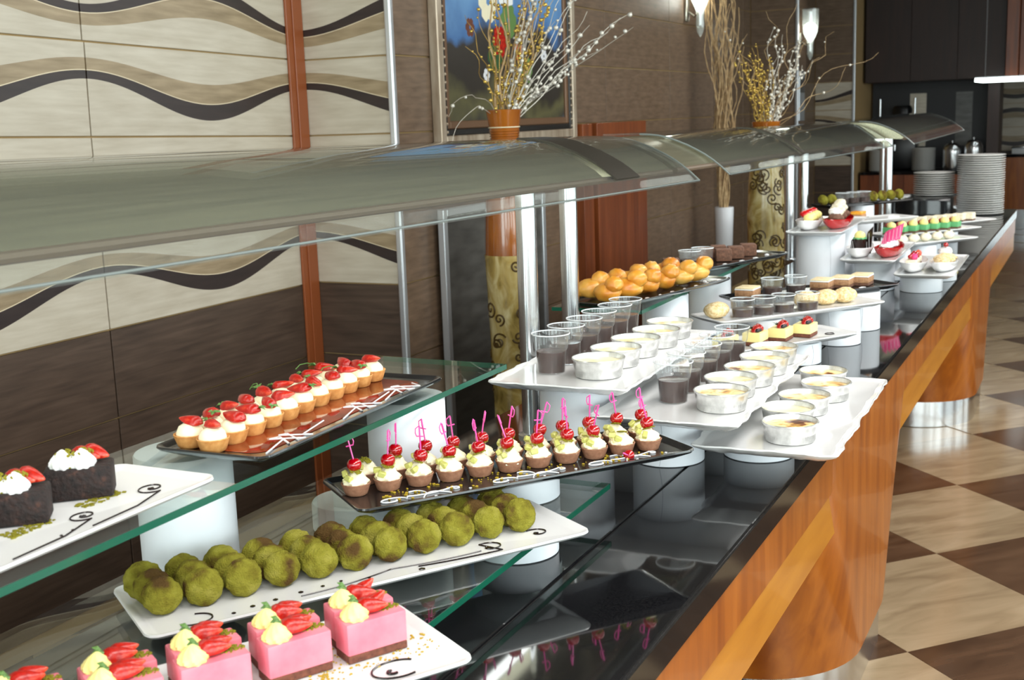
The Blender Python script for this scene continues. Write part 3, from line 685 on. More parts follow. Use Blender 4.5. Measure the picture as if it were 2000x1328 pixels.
# pistachio balls
pp = Tray('serving_plate', 'long white plate set diagonally with pistachio coated balls', -1.002, 1.474, 0.9355, 56.5, 0.712, 0.215, 'white', group='white serving plates')
def ball_geo(k):
    v, f = sphere(0.0285, 5, 0.10, 2.6, k * 3.1, (1, 0.61, 0.97))
    return [p * (1 + 0.020 * mnoise.noise(p * 520 + Vector((k, 0, 0))) + 0.016 * mnoise.noise(p * 1100)) for p in v], f
BALL = [mesh('ball', ball_geo(k), 'pistachio') for k in range(4)]
for _m in BALL: _m.polygons.foreach_set('use_smooth', [True] * len(_m.polygons))
for i in range(11):
    for j in range(3):
        u = -0.312 + 0.0582 * i - 0.004 * j; v = -0.022 + 0.037 * j
        o = put('pistachio_ball', BALL[(i * 3 + j) % 4], None, pp.at(u, v, 0.0265), (D(-22), 0, D(52.0) + random.uniform(-0.2, 0.2)), random.uniform(0.94, 1.0))
        tag(o, 'green pistachio coated ball in the %s row, %s from the left' % (('front', 'middle', 'back')[j], ordw(i)), 'pastry', 'pistachio balls on the white plate')
pp.swirl(spiral(-0.285, -0.072, 0.030, 0.022, -0.62, 1.3, 26, 0.7), 'sauce', 0.0013)
pp.swirl(arc_pts((-0.13, -0.078), (0.02, -0.058), -0.006) + arc_pts((0.025, -0.058), (0.17, -0.070), -0.004), 'sauce', 0.0011)
pp.swirl(spiral(0.190, -0.062, 0.006, 0.026, 0.9, 2.6, 26, 0.75) + arc_pts((0.20, -0.085), (0.06, -0.072), 0.003), 'sauce', 0.0013)
pp.swirl(spiral(0.285, -0.050, 0.004, 0.022, 0.95, 2.4, 26, 0.8), 'sauce', 0.0013)
pp.dots([(-0.23, -0.08, 1), (-0.20, -0.072, 1.2), (-0.165, -0.068, 1.2), (-0.125, -0.063, 1.2), (-0.09, -0.06, 1), (-0.06, -0.057, 0.8), (0.188, -0.062, 1.3), (0.283, -0.050, 1.4), (0.06, -0.084, 1.6), (-0.02, -0.07, 0.7)], 'sauce', 0.0036)

# pink mousse cakes
kp = Tray('serving_plate', 'white plate at the bottom left with pink mousse cakes', -0.955, 0.985, 0.9355, 58.3, 0.71, 0.222, 'white', group='white serving plates')
MOUSSE = mesh('mousse', box(-0.042, 0.042, -0.019, 0.019, 0.0102, 0.052, 0.0025, 2), 'mousse_pink')
BISC = mesh('biscuit_base', box(-0.0415, 0.0415, -0.0185, 0.0185, 0, 0.0106, 0.001), 'biscuit')
ROS_Y = mesh('cream_rosette', rosette(0.0175, 0.022, 9, 0.9, 54), 'cream_yellow')
def pink_cake(u, v, i, row):
    t = thing('pink_cake', 'pink strawberry mousse cake on brown biscuit in the %s row, %s from the right' % (row, ordw(i)), 'cake', kp.at(u, v), D(58.3 + random.uniform(-2, 2)), 'pink mousse cakes')
    put('biscuit_base', BISC, t); put('mousse', MOUSSE, t)
    put('cream_rosette', ROS_Y, t, (-0.022, -0.001, 0.0505), (0, 0, i))
    a = put('strawberry', SB, t, (0.004, 0.002, 0.061), (0.3, 0.12, -0.25 + 0.1 * i), 1.12)
    b = put('strawberry', SB, t, (0.012, 0.010, 0.063), (0.2, -0.45 if i == 0 else 0.05, 0.15), 0.95)
    put('leaf', LEAF, a, (-0.017, 0.006, 0.004), (0, -0.3, 0.4))
    d = put('pistachio_dust', DUST[0], t, (0.026, 0.004, 0.0525)); d['kind'] = 'stuff'
for i in range(5): pink_cake(0.262 - 0.1035 * i, -0.004, i, 'front')
for i in range(5): pink_cake(0.268 - 0.1035 * i, 0.044, i, 'back')
kp.swirl(spiral(0.265, -0.068, 0.032, 0.034, 0.72, 0.6, 28, 0.7), 'sauce', 0.0014); kp.swirl(spiral(0.255, -0.072, 0.002, 0.008, 0.7, 1, 14), 'sauce', 0.002)
kp.crumbs(200, 0.18, 0.34, -0.05, 0.06, 'crumb_gold', 0.0009); kp.crumbs(120, 0.10, 0.20, -0.06, -0.02, 'crumb_gold', 0.0009)
# ------------------------------------------------------------------ wavy plates with cups and foil dishes
def wavy(seed):
    return lambda x, y, q: 0.010 * mnoise.noise(Vector((x * 14 + seed, y * 14, seed))) + 0.005 * mnoise.noise(Vector((x * 50, y * 50, seed)))
CUP = lathe([(0.0285, 0.0), (0.0300, 0.001), (0.0335, 0.048), (0.0365, 0.053), (0.0372, 0.055), (0.0412, 0.0855)], 36, None, True, False)
CUPM = mesh('clear_cup', CUP, 'plastic')
CUPRIM = mesh('rim', lathe([(0.0413, 0.0845), (0.0429, 0.0852), (0.0429, 0.0868), (0.0413, 0.0872)], 36, None, False, False), 'plastic_rim')
PUD = mesh('pudding', lathe([(0.0286, 0.0022), (0.0320, 0.046), (0.0318, 0.0475), (0.0270, 0.0465)], 32), 'pudding')
LCUPM = mesh('clear_cup', lathe([(0.029, 0.0), (0.0305, 0.001), (0.0335, 0.03), (0.0365, 0.054)], 32, None, True, False), 'plastic')
LRIM = mesh('rim', lathe([(0.0362, 0.0535), (0.0376, 0.0545), (0.0374, 0.0562), (0.0360, 0.0565)], 32, None, False, False), 'plastic_rim')
LPUD = mesh('pudding', lathe([(0.0292, 0.0022), (0.0318, 0.026), (0.0270, 0.0265)], 28), 'pudding')
def cup(p, label, group, low=False):
    t = thing('pudding_cup', label, 'cup', p, random.uniform(0, 6), group)
    put('clear_cup', LCUPM if low else CUPM, t); put('rim', LRIM if low else CUPRIM, t); put('pudding', LPUD if low else PUD, t)['label'] = 'dark chocolate pudding'
rg = lambda a, r, z: 1 + (0.018 * math.cos(56 * a) if (0.002 < z < 0.0175) else (0.007 * math.cos(56 * a) if 0.0175 < z < 0.034 else 0.0))
FOIL = mesh('foil_dish', lathe([(0.0470, 0.0), (0.0490, 0.001), (0.0500, 0.0035), (0.0505, 0.0165), (0.0520, 0.018), (0.0540, 0.033), (0.0548, 0.0355), (0.0572, 0.0380), (0.0580, 0.0395), (0.0570, 0.0412), (0.0550, 0.0405), (0.0534, 0.033), (0.0528, 0.028)], 112, rg, True, False), 'foil')
CUST = [mesh('custard', lathe([(0.0531, 0.0298), (0.0505, 0.0306), (0.035, 0.0312), (0.012, 0.0314)], 40, None, False, True), m) for m in ('custard', 'custard_pale')]
def foil(p, label, group, burnt=True):
    t = thing('custard_dish', label, 'dish', p, random.uniform(0, 6), group)
    put('foil_dish', FOIL, t); put('custard', CUST[0 if burnt else 1], t)
GW = 'white wavy-edged plates'
w1 = Tray('wavy_plate', 'highest of three white wavy-edged plates, with cups and foil dishes', -1.008, 2.548, 1.050, 91.5, 0.69, 0.315, 'white', 0.012, wavy(1), GW, 0.016, 26)
w2 = Tray('wavy_plate', 'middle of three white wavy-edged plates, with cups and foil dishes', -0.778, 2.560, 0.995, 91.5, 0.72, 0.31, 'white', 0.012, wavy(4), GW, 0.016, 26)
w3 = Tray('wavy_plate', 'lowest white wavy-edged plate overhanging the wooden front, foil dishes on it', -0.595, 2.625, 0.932, 91.5, 0.71, 0.295, 'white', 0.012, wavy(8), GW, 0.016, 26)
riser(-1.02, 2.36, ZC, 1.034, 'white cylinder under the highest wavy plate, behind the cherry tarts', 0.08); riser(-1.03, 2.75, ZC, 1.034, 'white cylinder under the far end of the highest wavy plate', 0.078)
riser(-0.83, 2.42, ZC, 0.979, 'white cylinder under the near end of the middle wavy plate', 0.078); riser(-0.83, 2.78, ZC, 0.979, 'white cylinder under the far end of the middle wavy plate', 0.078)
riser(-0.655, 2.515, ZC, 0.916, 'short white cylinder under the near end of the lowest wavy plate', 0.076); riser(-0.595, 2.88, ZC, 0.916, 'short white cylinder under the far end of the lowest wavy plate', 0.078)
for i, (x, y) in enumerate([(-1.070, 2.345), (-1.078, 2.447), (-1.076, 2.549), (-1.080, 2.651), (-1.078, 2.75), (-1.085, 2.842)]):
    cup((x, y, 1.0506), 'clear cup of chocolate pudding on the highest wavy plate, %s from the near end' % ordw(i), 'pudding cups on the highest wavy plate')
for i, (x, y) in enumerate([(-0.957, 2.340), (-0.963, 2.458), (-0.960, 2.577), (-0.952, 2.696), (-0.958, 2.815)]):
    foil((x, y, 1.0506), 'foil dish of pale custard on the highest wavy plate, %s from the near end' % ordw(i), 'foil dishes on the highest wavy plate', False)
for i, (x, y) in enumerate([(-0.805, 2.384), (-0.809, 2.486), (-0.805, 2.596), (-0.805, 2.708), (-0.801, 2.818)]):
    cup((x, y, 0.9956), 'clear cup of chocolate pudding on the middle wavy plate, %s from the near end' % ordw(i), 'pudding cups on the middle wavy plate')
for i, (x, y) in enumerate([(-0.690, 2.350), (-0.706, 2.475), (-0.697, 2.595), (-0.695, 2.717), (-0.703, 2.838)]):
    foil((x, y, 0.9956), 'foil dish of baked custard on the middle wavy plate, %s from the near end' % ordw(i), 'foil dishes on the middle wavy plate', i % 2 == 0)
for i, (x, y) in enumerate([(-0.556, 2.382), (-0.588, 2.498), (-0.580, 2.620), (-0.562, 2.762), (-0.594, 2.885)]):
    foil((x, y, 0.9326), 'foil dish of browned custard on the lowest wavy plate, %s from the near end' % ordw(i), 'foil dishes on the lowest wavy plate', i != 1)

# ------------------------------------------------------------------ farther trays
def block(name, x, y, z, rz, lays, label, cat, group, extra=None):
    t = thing(name, label, cat, (x, y, z), rz, group); h = 0.0
    for nm, m, hh, sx, sy in lays:
        put(nm, LAY(nm, m, hh, sx, sy), t, (0, 0, h)); h += hh
    if extra: extra(t, h)
    return t
_lay = {}
def LAY(nm, m, hh, sx, sy):
    k = (nm, m, hh, sx, sy)
    if k not in _lay: _lay[k] = mesh(nm, box(-sx, sx, -sy, sy, 0, hh, min(0.003, hh * 0.3), 2), m)
    return _lay[k]
# buns
bt = Tray('serving_tray', 'black tray of golden choux buns behind the pudding cups', -1.155, 3.225, 1.1025, 77, 0.60, 0.20, 'black', group='black serving trays')
def bun_geo(k):
    return join(sphere(0.034, 3, 0.14, 2.0, k, (1.05, 0.85, 0.68)), xf(sphere(0.021, 3, 0.16, 2.4, k + 2, (1.1, 1.0, 0.95)), (-0.022, 0.004, 0.020)), xf(sphere(0.018, 2, 0.12, 2.4, k + 4, (1.3, 0.9, 0.8)), (0.024, -0.006, -0.004)))
BUN = [mesh('choux_bun', bun_geo(k), 'bun') for k in (1, 4, 7)]
bs = [('front', -0.25 + 0.092 * i, -0.026) for i in range(6)] + [('back', -0.21 + 0.094 * i, 0.056) for i in range(5)]
cnt = {'front': 0, 'back': 0}
for row, u, v in bs:
    i = cnt[row]; cnt[row] += 1
    o = put('choux_bun', BUN[i % 3], None, bt.at(u, v, 0.0290), (0, 0, D(77 + 110 + random.uniform(-40, 40))), random.uniform(1.12, 1.25))
    tag(o, 'golden choux bun with a small top knob, %s row, %s from the near end' % (row, ordw(i)), 'bun', 'choux buns on the black tray')
bt.dots([(-0.2 + 0.065 * i, -0.078, 1 + 0.5 * (i % 2)) for i in range(8)] + [(0.22, -0.05, 1.2)], 'icing', 0.006, 'icing_drop')
# brownies
nt_ = Tray('serving_tray', 'black tray of brown cake squares beside the tall gold vase', -1.165, 3.895, 1.1025, 72, 0.62, 0.20, 'black', group='black serving trays')
for i, (u, v) in enumerate([(-0.27, -0.02), (0.035, -0.01), (0.115, -0.005), (0.20, 0.0)]):
    block('brownie', *nt_.at(u, v), D(72 + 40), [('cake', 'brown_cake', 0.040, 0.030, 0.026)], 'brown cocoa dusted cake square, %s from the near end of its black tray' % ordw(i), 'cake', 'brown cake squares')
for i, (u, v) in enumerate([(0.03, 0.06), (0.11, 0.062)]):
    block('brownie', *nt_.at(u, v), D(72 + 40), [('cake', 'brown_cake', 0.040, 0.030, 0.026)], 'brown cocoa dusted cake square in the back row, %s of two' % ordw(i), 'cake', 'brown cake squares')
for i, (u, v) in enumerate([(-0.17, -0.02), (-0.085, -0.01)]):
    cup(nt_.at(u, v), 'low clear cup among the brown cake squares, %s from the near end' % ordw(i), 'low pudding cups', True)
nt_.dots([(-0.05, -0.075, 1.2), (0.05, -0.075, 1.4), (0.14, -0.07, 1.4), (0.24, -0.05, 1.0)], 'icing', 0.009, 'icing_drop')
riser(-1.145, 3.325, ZC, 1.078, 'white cylinder under the farther high glass shelf below the choux buns', 0.068); riser(-1.19, 3.92, ZC, 1.078, 'white cylinder under the farther high glass shelf below the brown cakes', 0.07)
glass_shelf('high glass shelf farther along carrying the choux buns and brown cakes', -1.345, -1.085, 2.96, 4.05, 1.088, None)
# layered caramel squares
lt = Tray('serving_tray', 'black tray set diagonally with layered caramel cake squares', -0.866, 3.984, 1.000, 51, 0.63, 0.17, 'black', group='black serving trays')
lc = [('base', 'brown_cake', 0.010, 0.039, 0.031), ('caramel_layer', 'caramel_cake', 0.020, 0.039, 0.031), ('cream_layer', 'cream_white', 0.004, 0.039, 0.031), ('topping', 'cream_top', 0.004, 0.038, 0.030)]
for i, (u, v) in enumerate([(-0.255, -0.005), (0.045, -0.005), (0.135, 0.0), (0.222, 0.005)]):
    block('layer_cake', *lt.at(u, v), D(51 + 35), lc, 'layered caramel cake square with pale top, %s from the left on its black tray' % ordw(i), 'cake', 'caramel cake squares')
for i, (u, v) in enumerate([(-0.155, 0.0), (-0.06, 0.0)]): cup(lt.at(u, v), 'low clear cup between the layered caramel squares, %s of two' % ordw(i), 'low pudding cups', True)
lt.swirl(spiral(0.17, -0.055, 0.006, 0.016, 1.2, 0, 24, 0.6), 'icing', 0.0022, 'icing_swirl'); lt.swirl(spiral(0.09, -0.058, 0.006, 0.014, 1.2, 0, 24, 0.6), 'icing', 0.0022, 'icing_swirl')
riser(-0.95, 3.92, ZC, 0.986, 'white cylinder under the left part of the caramel square tray'); riser(-0.74, 4.12, ZC, 0.986, 'white cylinder under the right part of the caramel square tray')
# coconut rolls
kt = Tray('serving_plate', 'white plate set diagonally with coconut coated cakes and cups', -0.866, 3.688, 0.985, 52, 0.63, 0.18, 'white', group='white serving plates')
COCO = [mesh('coconut_cake', xf(sphere(1, 3, 0.10, 2.5, k), (0, 0, 0.0225), (0, 0, 0), (0.050, 0.036, 0.0245)), 'coconut') for k in (2, 6)]
for i, (u, v) in enumerate([(-0.265, 0.012), (0.076, 0.014), (0.152, 0.010), (0.226, 0.006)]):
    tag(put('coconut_cake', COCO[i % 2], None, kt.at(u, v), (0, 0, D(52 + 30))), 'golden coconut coated cake, %s from the left on the white plate' % ordw(i), 'cake', 'coconut cakes')
for i, (u, v) in enumerate([(-0.20, -0.03), (-0.125, -0.034), (-0.05, -0.035), (0.03, -0.05)]):
    cup(kt.at(u, v), 'low clear cup in front of the coconut cakes, %s from the left' % ordw(i), 'low pudding cups', True)
riser(-0.93, 3.60, ZC, 0.971, 'white cylinder under the left part of the coconut cake plate', 0.07); riser(-0.745, 3.84, ZC, 0.971, 'white cylinder under the right part of the coconut cake plate', 0.07)
# cheesecakes
et = Tray('serving_plate', 'white plate set diagonally with cheesecakes topped by strawberries and mint', -0.882, 3.388, 0.935, 55, 0.62, 0.18, 'white', group='white serving plates')
MINT = mesh('mint_leaf', leaf_geo(5, 0.022), 'mint'); BERRY = mesh('dark_berry', sphere(0.007, 2), 'berry_dark')
def cheese_top(t, h):
    for k in range(3): put('strawberry', SB, t, (-0.008 + 0.012 * k, -0.006 + 0.007 * (k % 2), h + 0.006 + 0.002 * k), (0.3, -0.35, 0.5 * k - 0.3), 1.0)
    for k in range(2): put('mint_leaf', MINT, t, (-0.004 + 0.016 * k, 0.006, h + 0.004), (0, 0.2, 1.5 * k))
    for k in range(3): put('dark_berry', BERRY, t, (-0.018 + 0.010 * k, -0.012, h + 0.004))
cl = [('biscuit_base', 'biscuit', 0.011, 0.036, 0.027), ('cheese_layer', 'cheese', 0.027, 0.036, 0.027)]
for i, (u, v) in enumerate([(-0.14, -0.02), (-0.03, -0.018), (0.07, -0.012), (0.168, -0.008)]):
    block('cheesecake', *et.at(u, v), D(55 + 30), cl, 'pale cheesecake with strawberries and mint, %s from the left on its white plate' % ordw(i), 'cake', 'cheesecakes', cheese_top)
et.swirl(spiral(0.245, -0.03, 0.014, 0.018, 0.8, 0, 20, 0.7), 'sauce', 0.0016)
riser(-0.955, 3.29, ZC, 0.921, 'short white cylinder under the left part of the cheesecake plate', 0.07); riser(-0.80, 3.51, ZC, 0.921, 'short white cylinder under the right part of the cheesecake plate', 0.07)

# ------------------------------------------------------------------ three stepped plates with boat dishes
GB = 'white plates under the boat dishes'
b1 = Tray('serving_plate', 'highest white plate under a white and a red boat dish', -1.058, 5.23, 1.100, 91, 0.72, 0.225, 'white', group=GB)
b2 = Tray('serving_plate', 'middle height white plate under a white and a red boat dish', -0.832, 5.14, 1.000, 91, 0.68, 0.215, 'white', group=GB)
b3 = Tray('serving_plate', 'lowest white plate at the counter edge under two white boat dishes', -0.618, 5.12, 0.950, 91, 0.68, 0.225, 'white', group=GB)
riser(-1.05, 5.02, ZC, 1.086, 'wide tall white cylinder under the highest boat dish plate', 0.098); riser(-1.06, 5.42, ZC, 1.086, 'tall white cylinder under the far end of the highest boat dish plate', 0.085)
riser(-0.835, 5.04, ZC, 0.986, 'white cylinder under the middle boat dish plate', 0.08); riser(-0.82, 5.36, ZC, 0.986, 'white cylinder under the far end of the middle boat dish plate', 0.08)
riser(-0.65, 5.03, ZC, 0.936, 'short white cylinder under the lowest boat dish plate', 0.082); riser(-0.62, 5.36, ZC, 0.936, 'short white cylinder under the far end of the lowest boat dish plate', 0.07)
def boat_geo(L, Wd, H):
    def lp(k, z, rise):
        return [(L / 2 * k * math.cos(2 * PI * s / 36), Wd / 2 * k * math.sin(2 * PI * s / 36) * (1 - 0.25 * abs(math.cos(2 * PI * s / 36)) ** 3), z + rise * abs(math.cos(2 * PI * s / 36)) ** 2.5) for s in range(36)]
    return loft([lp(0.55, 0, 0), lp(0.66, 0.003, 0), lp(0.90, H * 0.55, 0.002), lp(1.0, H, 0.007), lp(0.985, H + 0.002, 0.007), lp(0.965, H, 0.006), lp(0.87, H * 0.55, 0.002), lp(0.62, 0.006, 0)])
BOAT = {m: mesh('boat_dish', boat_geo(0.29, 0.106, 0.036), m) for m in ('porcelain', 'red_dish')}
def boat(p, rot, m, label):
    return tag(put('boat_dish', BOAT[m], None, p, (0, 0, D(rot))), label, 'dish', 'boat dishes')
boat(b1.at(-0.15, 0.055), 91, 'porcelain', 'white boat dish with strawberry cream cakes on the highest plate')
boat(b1.at(-0.10, -0.055), 84, 'red_dish', 'red boat dish with chocolate and cream pastries on the highest plate')
boat(b2.at(-0.15, 0.0555), 91, 'porcelain', 'white boat dish with dark chocolate cup on the middle plate')
boat(b2.at(-0.13, -0.0555), 86, 'red_dish', 'red boat dish with pink chocolate fans on the middle plate')
boat(b3.at(-0.16, 0.056), 91, 'porcelain', 'white boat dish with small cherry cakes on the lowest plate')
boat(b3.at(-0.13, -0.056), 88, 'porcelain', 'white boat dish with golden pastry rolls on the lowest plate')
GD = 'desserts in the boat dishes'
LUMP = lambda nm, m, r, sc, k, dsp=0.15: mesh(nm, sphere(r, 3, dsp, 2.6, k, sc), m)
YCR = LUMP('cream', 'cream_yellow', 0.022, (1, 1, 0.85), 2); WCR = LUMP('cream', 'cream_white', 0.026, (1, 1, 0.7), 3, 0.25); RGL = LUMP('glazed_fruit', 'red_glaze', 0.021, (1.1, 1, 0.75), 4, 0.1)
CRB = LUMP('cream', 'sponge_white', 0.026, (1.1, 0.9, 0.7), 6, 0.2); GLD = LUMP('pastry', 'coconut', 0.03, (1.5, 0.95, 0.62), 8, 0.12); CHC = LUMP('pastry', 'brown_cake', 0.03, (1.3, 0.95, 0.62), 5, 0.12)
def dessert(name, label, p, rot, parts, cat='dessert'):
    t = thing(name, label, cat, p, D(rot), GD)
    for nm, me, loc, rr in parts: put(nm, me, t, loc, rr)
    return t
for i in range(4):
    dessert('strawberry_cream_cake', 'red glazed cream cake in the highest white boat dish, %s from the near end' % ordw(i), b1.at(-0.225 + 0.055 * i, 0.056, 0.012), 91, [('sponge', LAY('sponge', 'caramel_cake', 0.026, 0.019, 0.019), (0, 0, 0), (0, 0, 0)), ('cream', YCR, (-0.004, -0.014, 0.038), (0, 0, i)), ('glazed_fruit', RGL, (0.008, 0.004, 0.052), (0.2, 0, i))])
dessert('chocolate_eclair', 'chocolate pastry topped with white cream in the highest red boat dish', b1.at(-0.175, -0.055, 0.036), 84, [('pastry', CHC, (0, 0, 0.012), (0, 0, 0)), ('cream', WCR, (0.012, 0.004, 0.034), (0, 0, 1))])
for i in range(3):
    dessert('cream_puff', 'pale cream pastry in the highest red boat dish, %s behind the chocolate one' % ordw(i), b1.at(-0.108 + 0.064 * i, -0.052 + 0.004 * i, 0.036 + 0.006 * i), 84, [('pastry', CHC, (0, 0, 0), (0, 0, i)), ('cream', CRB, (0, 0, 0.026), (0, 0, i)), ('cream_top', CRB, (0.014, 0.008, 0.042), (0, 0.3, i + 1))])
SHARD = {m: mesh('chocolate_shard', ([(-0.014, -0.0012, 0), (0.010, -0.0012, 0), (0.020, -0.0012, 0.075), (0.002, -0.0012, 0.060), (-0.014, 0.0012, 0), (0.010, 0.0012, 0), (0.020, 0.0012, 0.075), (0.002, 0.0012, 0.060)], [(0, 1, 2, 3), (7, 6, 5, 4), (0, 4, 5, 1), (1, 5, 6, 2), (2, 6, 7, 3), (3, 7, 4, 0)]), m, False) for m in ('choc_dark', 'choc_pink')}
STRP = mesh('white_stripe', join(*[box(-0.010 + 0.008 * k, -0.009 + 0.008 * k, -0.0017, -0.0012, 0.002 + 0.004 * k, 0.045 + 0.006 * k) for k in range(3)]), 'icing', False)
t = dessert('chocolate_cup', 'dark chocolate cup with green cream and tall chocolate shards', b2.at(-0.18, 0.052, 0.012), 0, [('cup', mesh('cup', lathe([(0.016, 0), (0.029, 0.058), (0.026, 0.060)], 10), 'choc_dark'), (0, 0, 0), (0, 0, 0)), ('green_cream', mesh('green_cream', rosette(0.027, 0.022, 8, 1), 'green_icing'), (0, 0, 0.056), (0, 0, 0)), ('cream', YCR, (0, -0.004, 0.072), (0, 0, 0))])
t.scale = (1, 1, 1)
for k, (x, y, rz, sc) in enumerate(((-0.026, -0.012, 0.5, 0.9), (0.030, 0.004, -0.5, 1.45), (0.012, 0.03, 0.2, 1.2))):
    s = put('chocolate_shard', SHARD['choc_dark'], t, (x, y, 0.0), (0, -0.15 + 0.12 * k, rz), sc); put('white_stripe', STRP, s)
t = dessert('pink_chocolate_dessert', 'cream dessert with pink striped chocolate fans in the middle red boat dish', b2.at(-0.16, -0.052, 0.012), 0, [('cream', mesh('cream', xf(sphere(1, 3, 0.2, 3, 2), (0, 0.05, 0.032), (0, 0, 0), (0.034, 0.11, 0.013)), 'cream_white'), (0, 0, 0), (0, 0, 0))])
for k in range(5):
    s = put('chocolate_shard', SHARD['choc_pink'], t, (-0.012 + 0.008 * k, -0.02 + 0.038 * k, 0.030 + 0.003 * k), (0, 0.1, 0.2 * k - 0.3), 0.95); put('white_stripe', STRP, s)
for i in range(3):
    dessert('cherry_cake', 'small pale cake with red fruit in the lowest left boat dish, %s from near end' % ordw(i), b3.at(-0.225 + 0.065 * i, 0.056, 0.016), 91, [('base', LAY('base', 'brown_cake', 0.010, 0.021, 0.021), (0, 0, 0), (0, 0, 0)), ('sponge', LAY('sponge', 'sponge_white', 0.022, 0.021, 0.021), (0, 0, 0.010), (0, 0, 0)), ('cherry', CHERRY, (0.004, 0.006, 0.034), (0, 0, 0)), ('fruit', mesh('fruit', sphere(0.014, 2, 0.2, 3, i), ('choc_pink', 'cherry', 'strawberry_flesh')[i]), (0.012, -0.008, 0.042), (0, 0, 0))])
for i in range(3):
    dessert('pastry_roll', 'golden pastry roll in the lowest right boat dish, %s from the near end' % ordw(i), b3.at(-0.200 + 0.066 * i, -0.055, 0.040), 91 + 8, [('pastry', GLD, (0, 0, 0), (0, 0, i)), ] + ([('cream', WCR, (0.03, 0.0, 0.022), (0, 0, 0)), ('cherry', CHERRY, (0.02, 0.0, 0.040), (0, 0, 0))] if i == 2 else []))

# ------------------------------------------------------------------ far diagonal plates
ot = Tray('serving_plate', 'white plate with an orange topped cake behind the highest boat dishes', -1.05, 5.90, 1.060, 53, 0.60, 0.18, 'white', group='white serving plates')
riser(-1.13, 5.80, ZC, 1.046, 'white cylinder under the plate with the orange topped cake', 0.075)
block('orange_cake', *ot.at(-0.02, -0.01), D(80), [('sponge', 'caramel_cake', 0.030, 0.034, 0.028), ('orange_top', 'orange_fruit', 0.014, 0.033, 0.027)], 'cake square with bright orange fruit top', 'cake', 'far cakes')
fs = Tray('serving_plate', 'farthest white plate of pale sponge squares before the plate stack', -0.785, 6.87, 0.960, 53, 0.64, 0.18, 'white', group='white serving plates')
fg = Tray('serving_plate', 'white plate of green iced cakes in front of the pale sponge squares', -0.83, 6.515, 0.950, 53, 0.64, 0.18, 'white', group='white serving plates')
fc = Tray('serving_plate', 'white plate of pistachio sprinkled cream rolls nearest the boat dishes', -0.81, 6.20, 0.930, 53, 0.62, 0.18, 'white', group='white serving plates')
for nm, tr in (('pale sponge square', fs), ('green iced cake', fg), ('cream roll', fc)):
    x, y = tr.p(0, 0.0); riser(x, y, ZC, tr.z - 0.0145, 'short white cylinder under the plate of %ss' % nm, 0.08)
for i in range(7):
    block('sponge_square', *fs.at(-0.24 + 0.072 * i, 0.0), D(80), [('base', 'brown_cake', 0.008, 0.030, 0.030), ('sponge', 'sponge_white', 0.034, 0.030, 0.030)], 'pale sponge square with brown base, %s from the left' % ordw(i), 'cake', 'pale sponge squares')
for i in range(7):
    def gtop(t, h):
        put('cream', YCR, t, (-0.008, -0.008, h + 0.008)); put('glazed_fruit', RGL, t, (0.014, 0.010, h + 0.006))
    block('green_cake', *fg.at(-0.24 + 0.074 * i, 0.0), D(80), [('base', 'brown_cake', 0.008, 0.031, 0.030), ('green_icing', 'green_icing', 0.028, 0.031, 0.030)], 'green iced cake with yellow cream and red fruit, %s from the left' % ordw(i), 'cake', 'green iced cakes', gtop)
ROLL = mesh('cream_roll', xf(sphere(1, 3, 0.12, 3, 3), (0, 0, 0.019), (0, 0, 0), (0.044, 0.024, 0.021)), 'sponge_white')
for i in range(6):
    o = tag(put('cream_roll', ROLL, None, fc.at(-0.20 + 0.078 * i, 0.0), (0, 0, D(78))), 'pale cream roll sprinkled with pistachio, %s from the left' % ordw(i), 'pastry', 'cream rolls')
    put('pistachio_dust', DUST[1], o, (0, 0, 0.0405))['kind'] = 'stuff'
ft_ = Tray('serving_tray', 'far black tray with green balls and small cups under the sneeze guard', -1.145, 6.50, 1.100, 54, 0.60, 0.15, 'black', group='black serving trays')
riser(-1.145, 6.50, ZC, 1.086, 'white cylinder under the far black tray of green balls', 0.06)
for i, u in enumerate((-0.27, -0.21, 0.075, 0.14, 0.20, 0.26)):
    tag(put('pistachio_ball', BALL[i % 4], None, ft_.at(u, 0.0, 0.027), (D(-20), 0, D(50))), 'green ball on the far black tray, %s from the left' % ordw(i), 'pastry', 'green balls on the far tray')
for i, u in enumerate((-0.14, -0.065, 0.008)): cup(ft_.at(u, 0.0), 'small clear cup on the far black tray, %s from the left' % ordw(i), 'far small cups', True)

# ------------------------------------------------------------------ plate stacks at the counter end
def plate_mesh(r, th=0.0118):
    return mesh('dinner_plate', lathe([(r * 0.60, 0), (r * 0.64, 0.001), (r * 0.93, 0.0074), (r, 0.0090), (r * 0.998, 0.0110), (r * 0.93, 0.0098), (r * 0.66, 0.0052), (r * 0.3, 0.0048)], 48), 'plate_white')
PL = plate_mesh(0.150)
def stack(x, y, z, n, me, pitch, what, group):
    for k in range(n):
        tag(put('dinner_plate', me, None, (x + random.uniform(-0.0015, 0.0015), y + random.uniform(-0.0015, 0.0015), z + pitch * k), (0, 0, k), (1, 1, 1.25)), 'white plate, %s from the bottom of %s' % (ordw(k), what), 'plate', group)
stack(-0.752, 8.62, ZC, 27, PL, 0.0146, 'the tall stack at the counter end', 'plates in the tall stack')
hb = thing('plate_warmer', 'black glass sided box under the shorter plate stack', 'box', (-1.12, 8.70, ZC))
put('body', mesh('body', box(-0.20, 0.20, -0.25, 0.22, 0, 0.115, 0.006, 2), 'melamine_black'), hb); put('front_glass', mesh('front_glass', box(-0.18, 0.18, -0.256, -0.250, 0.012, 0.10), 'granite', False), hb)
stack(-1.06, 8.72, ZC + 0.1155, 11, plate_mesh(0.135), 0.0146, 'the shorter stack on the black box', 'plates in the shorter stack')
np_ = thing('folded_napkins', 'flat white folded napkin pile left of the shorter plate stack', 'napkin', (-1.252, 8.60, ZC + 0.1155))
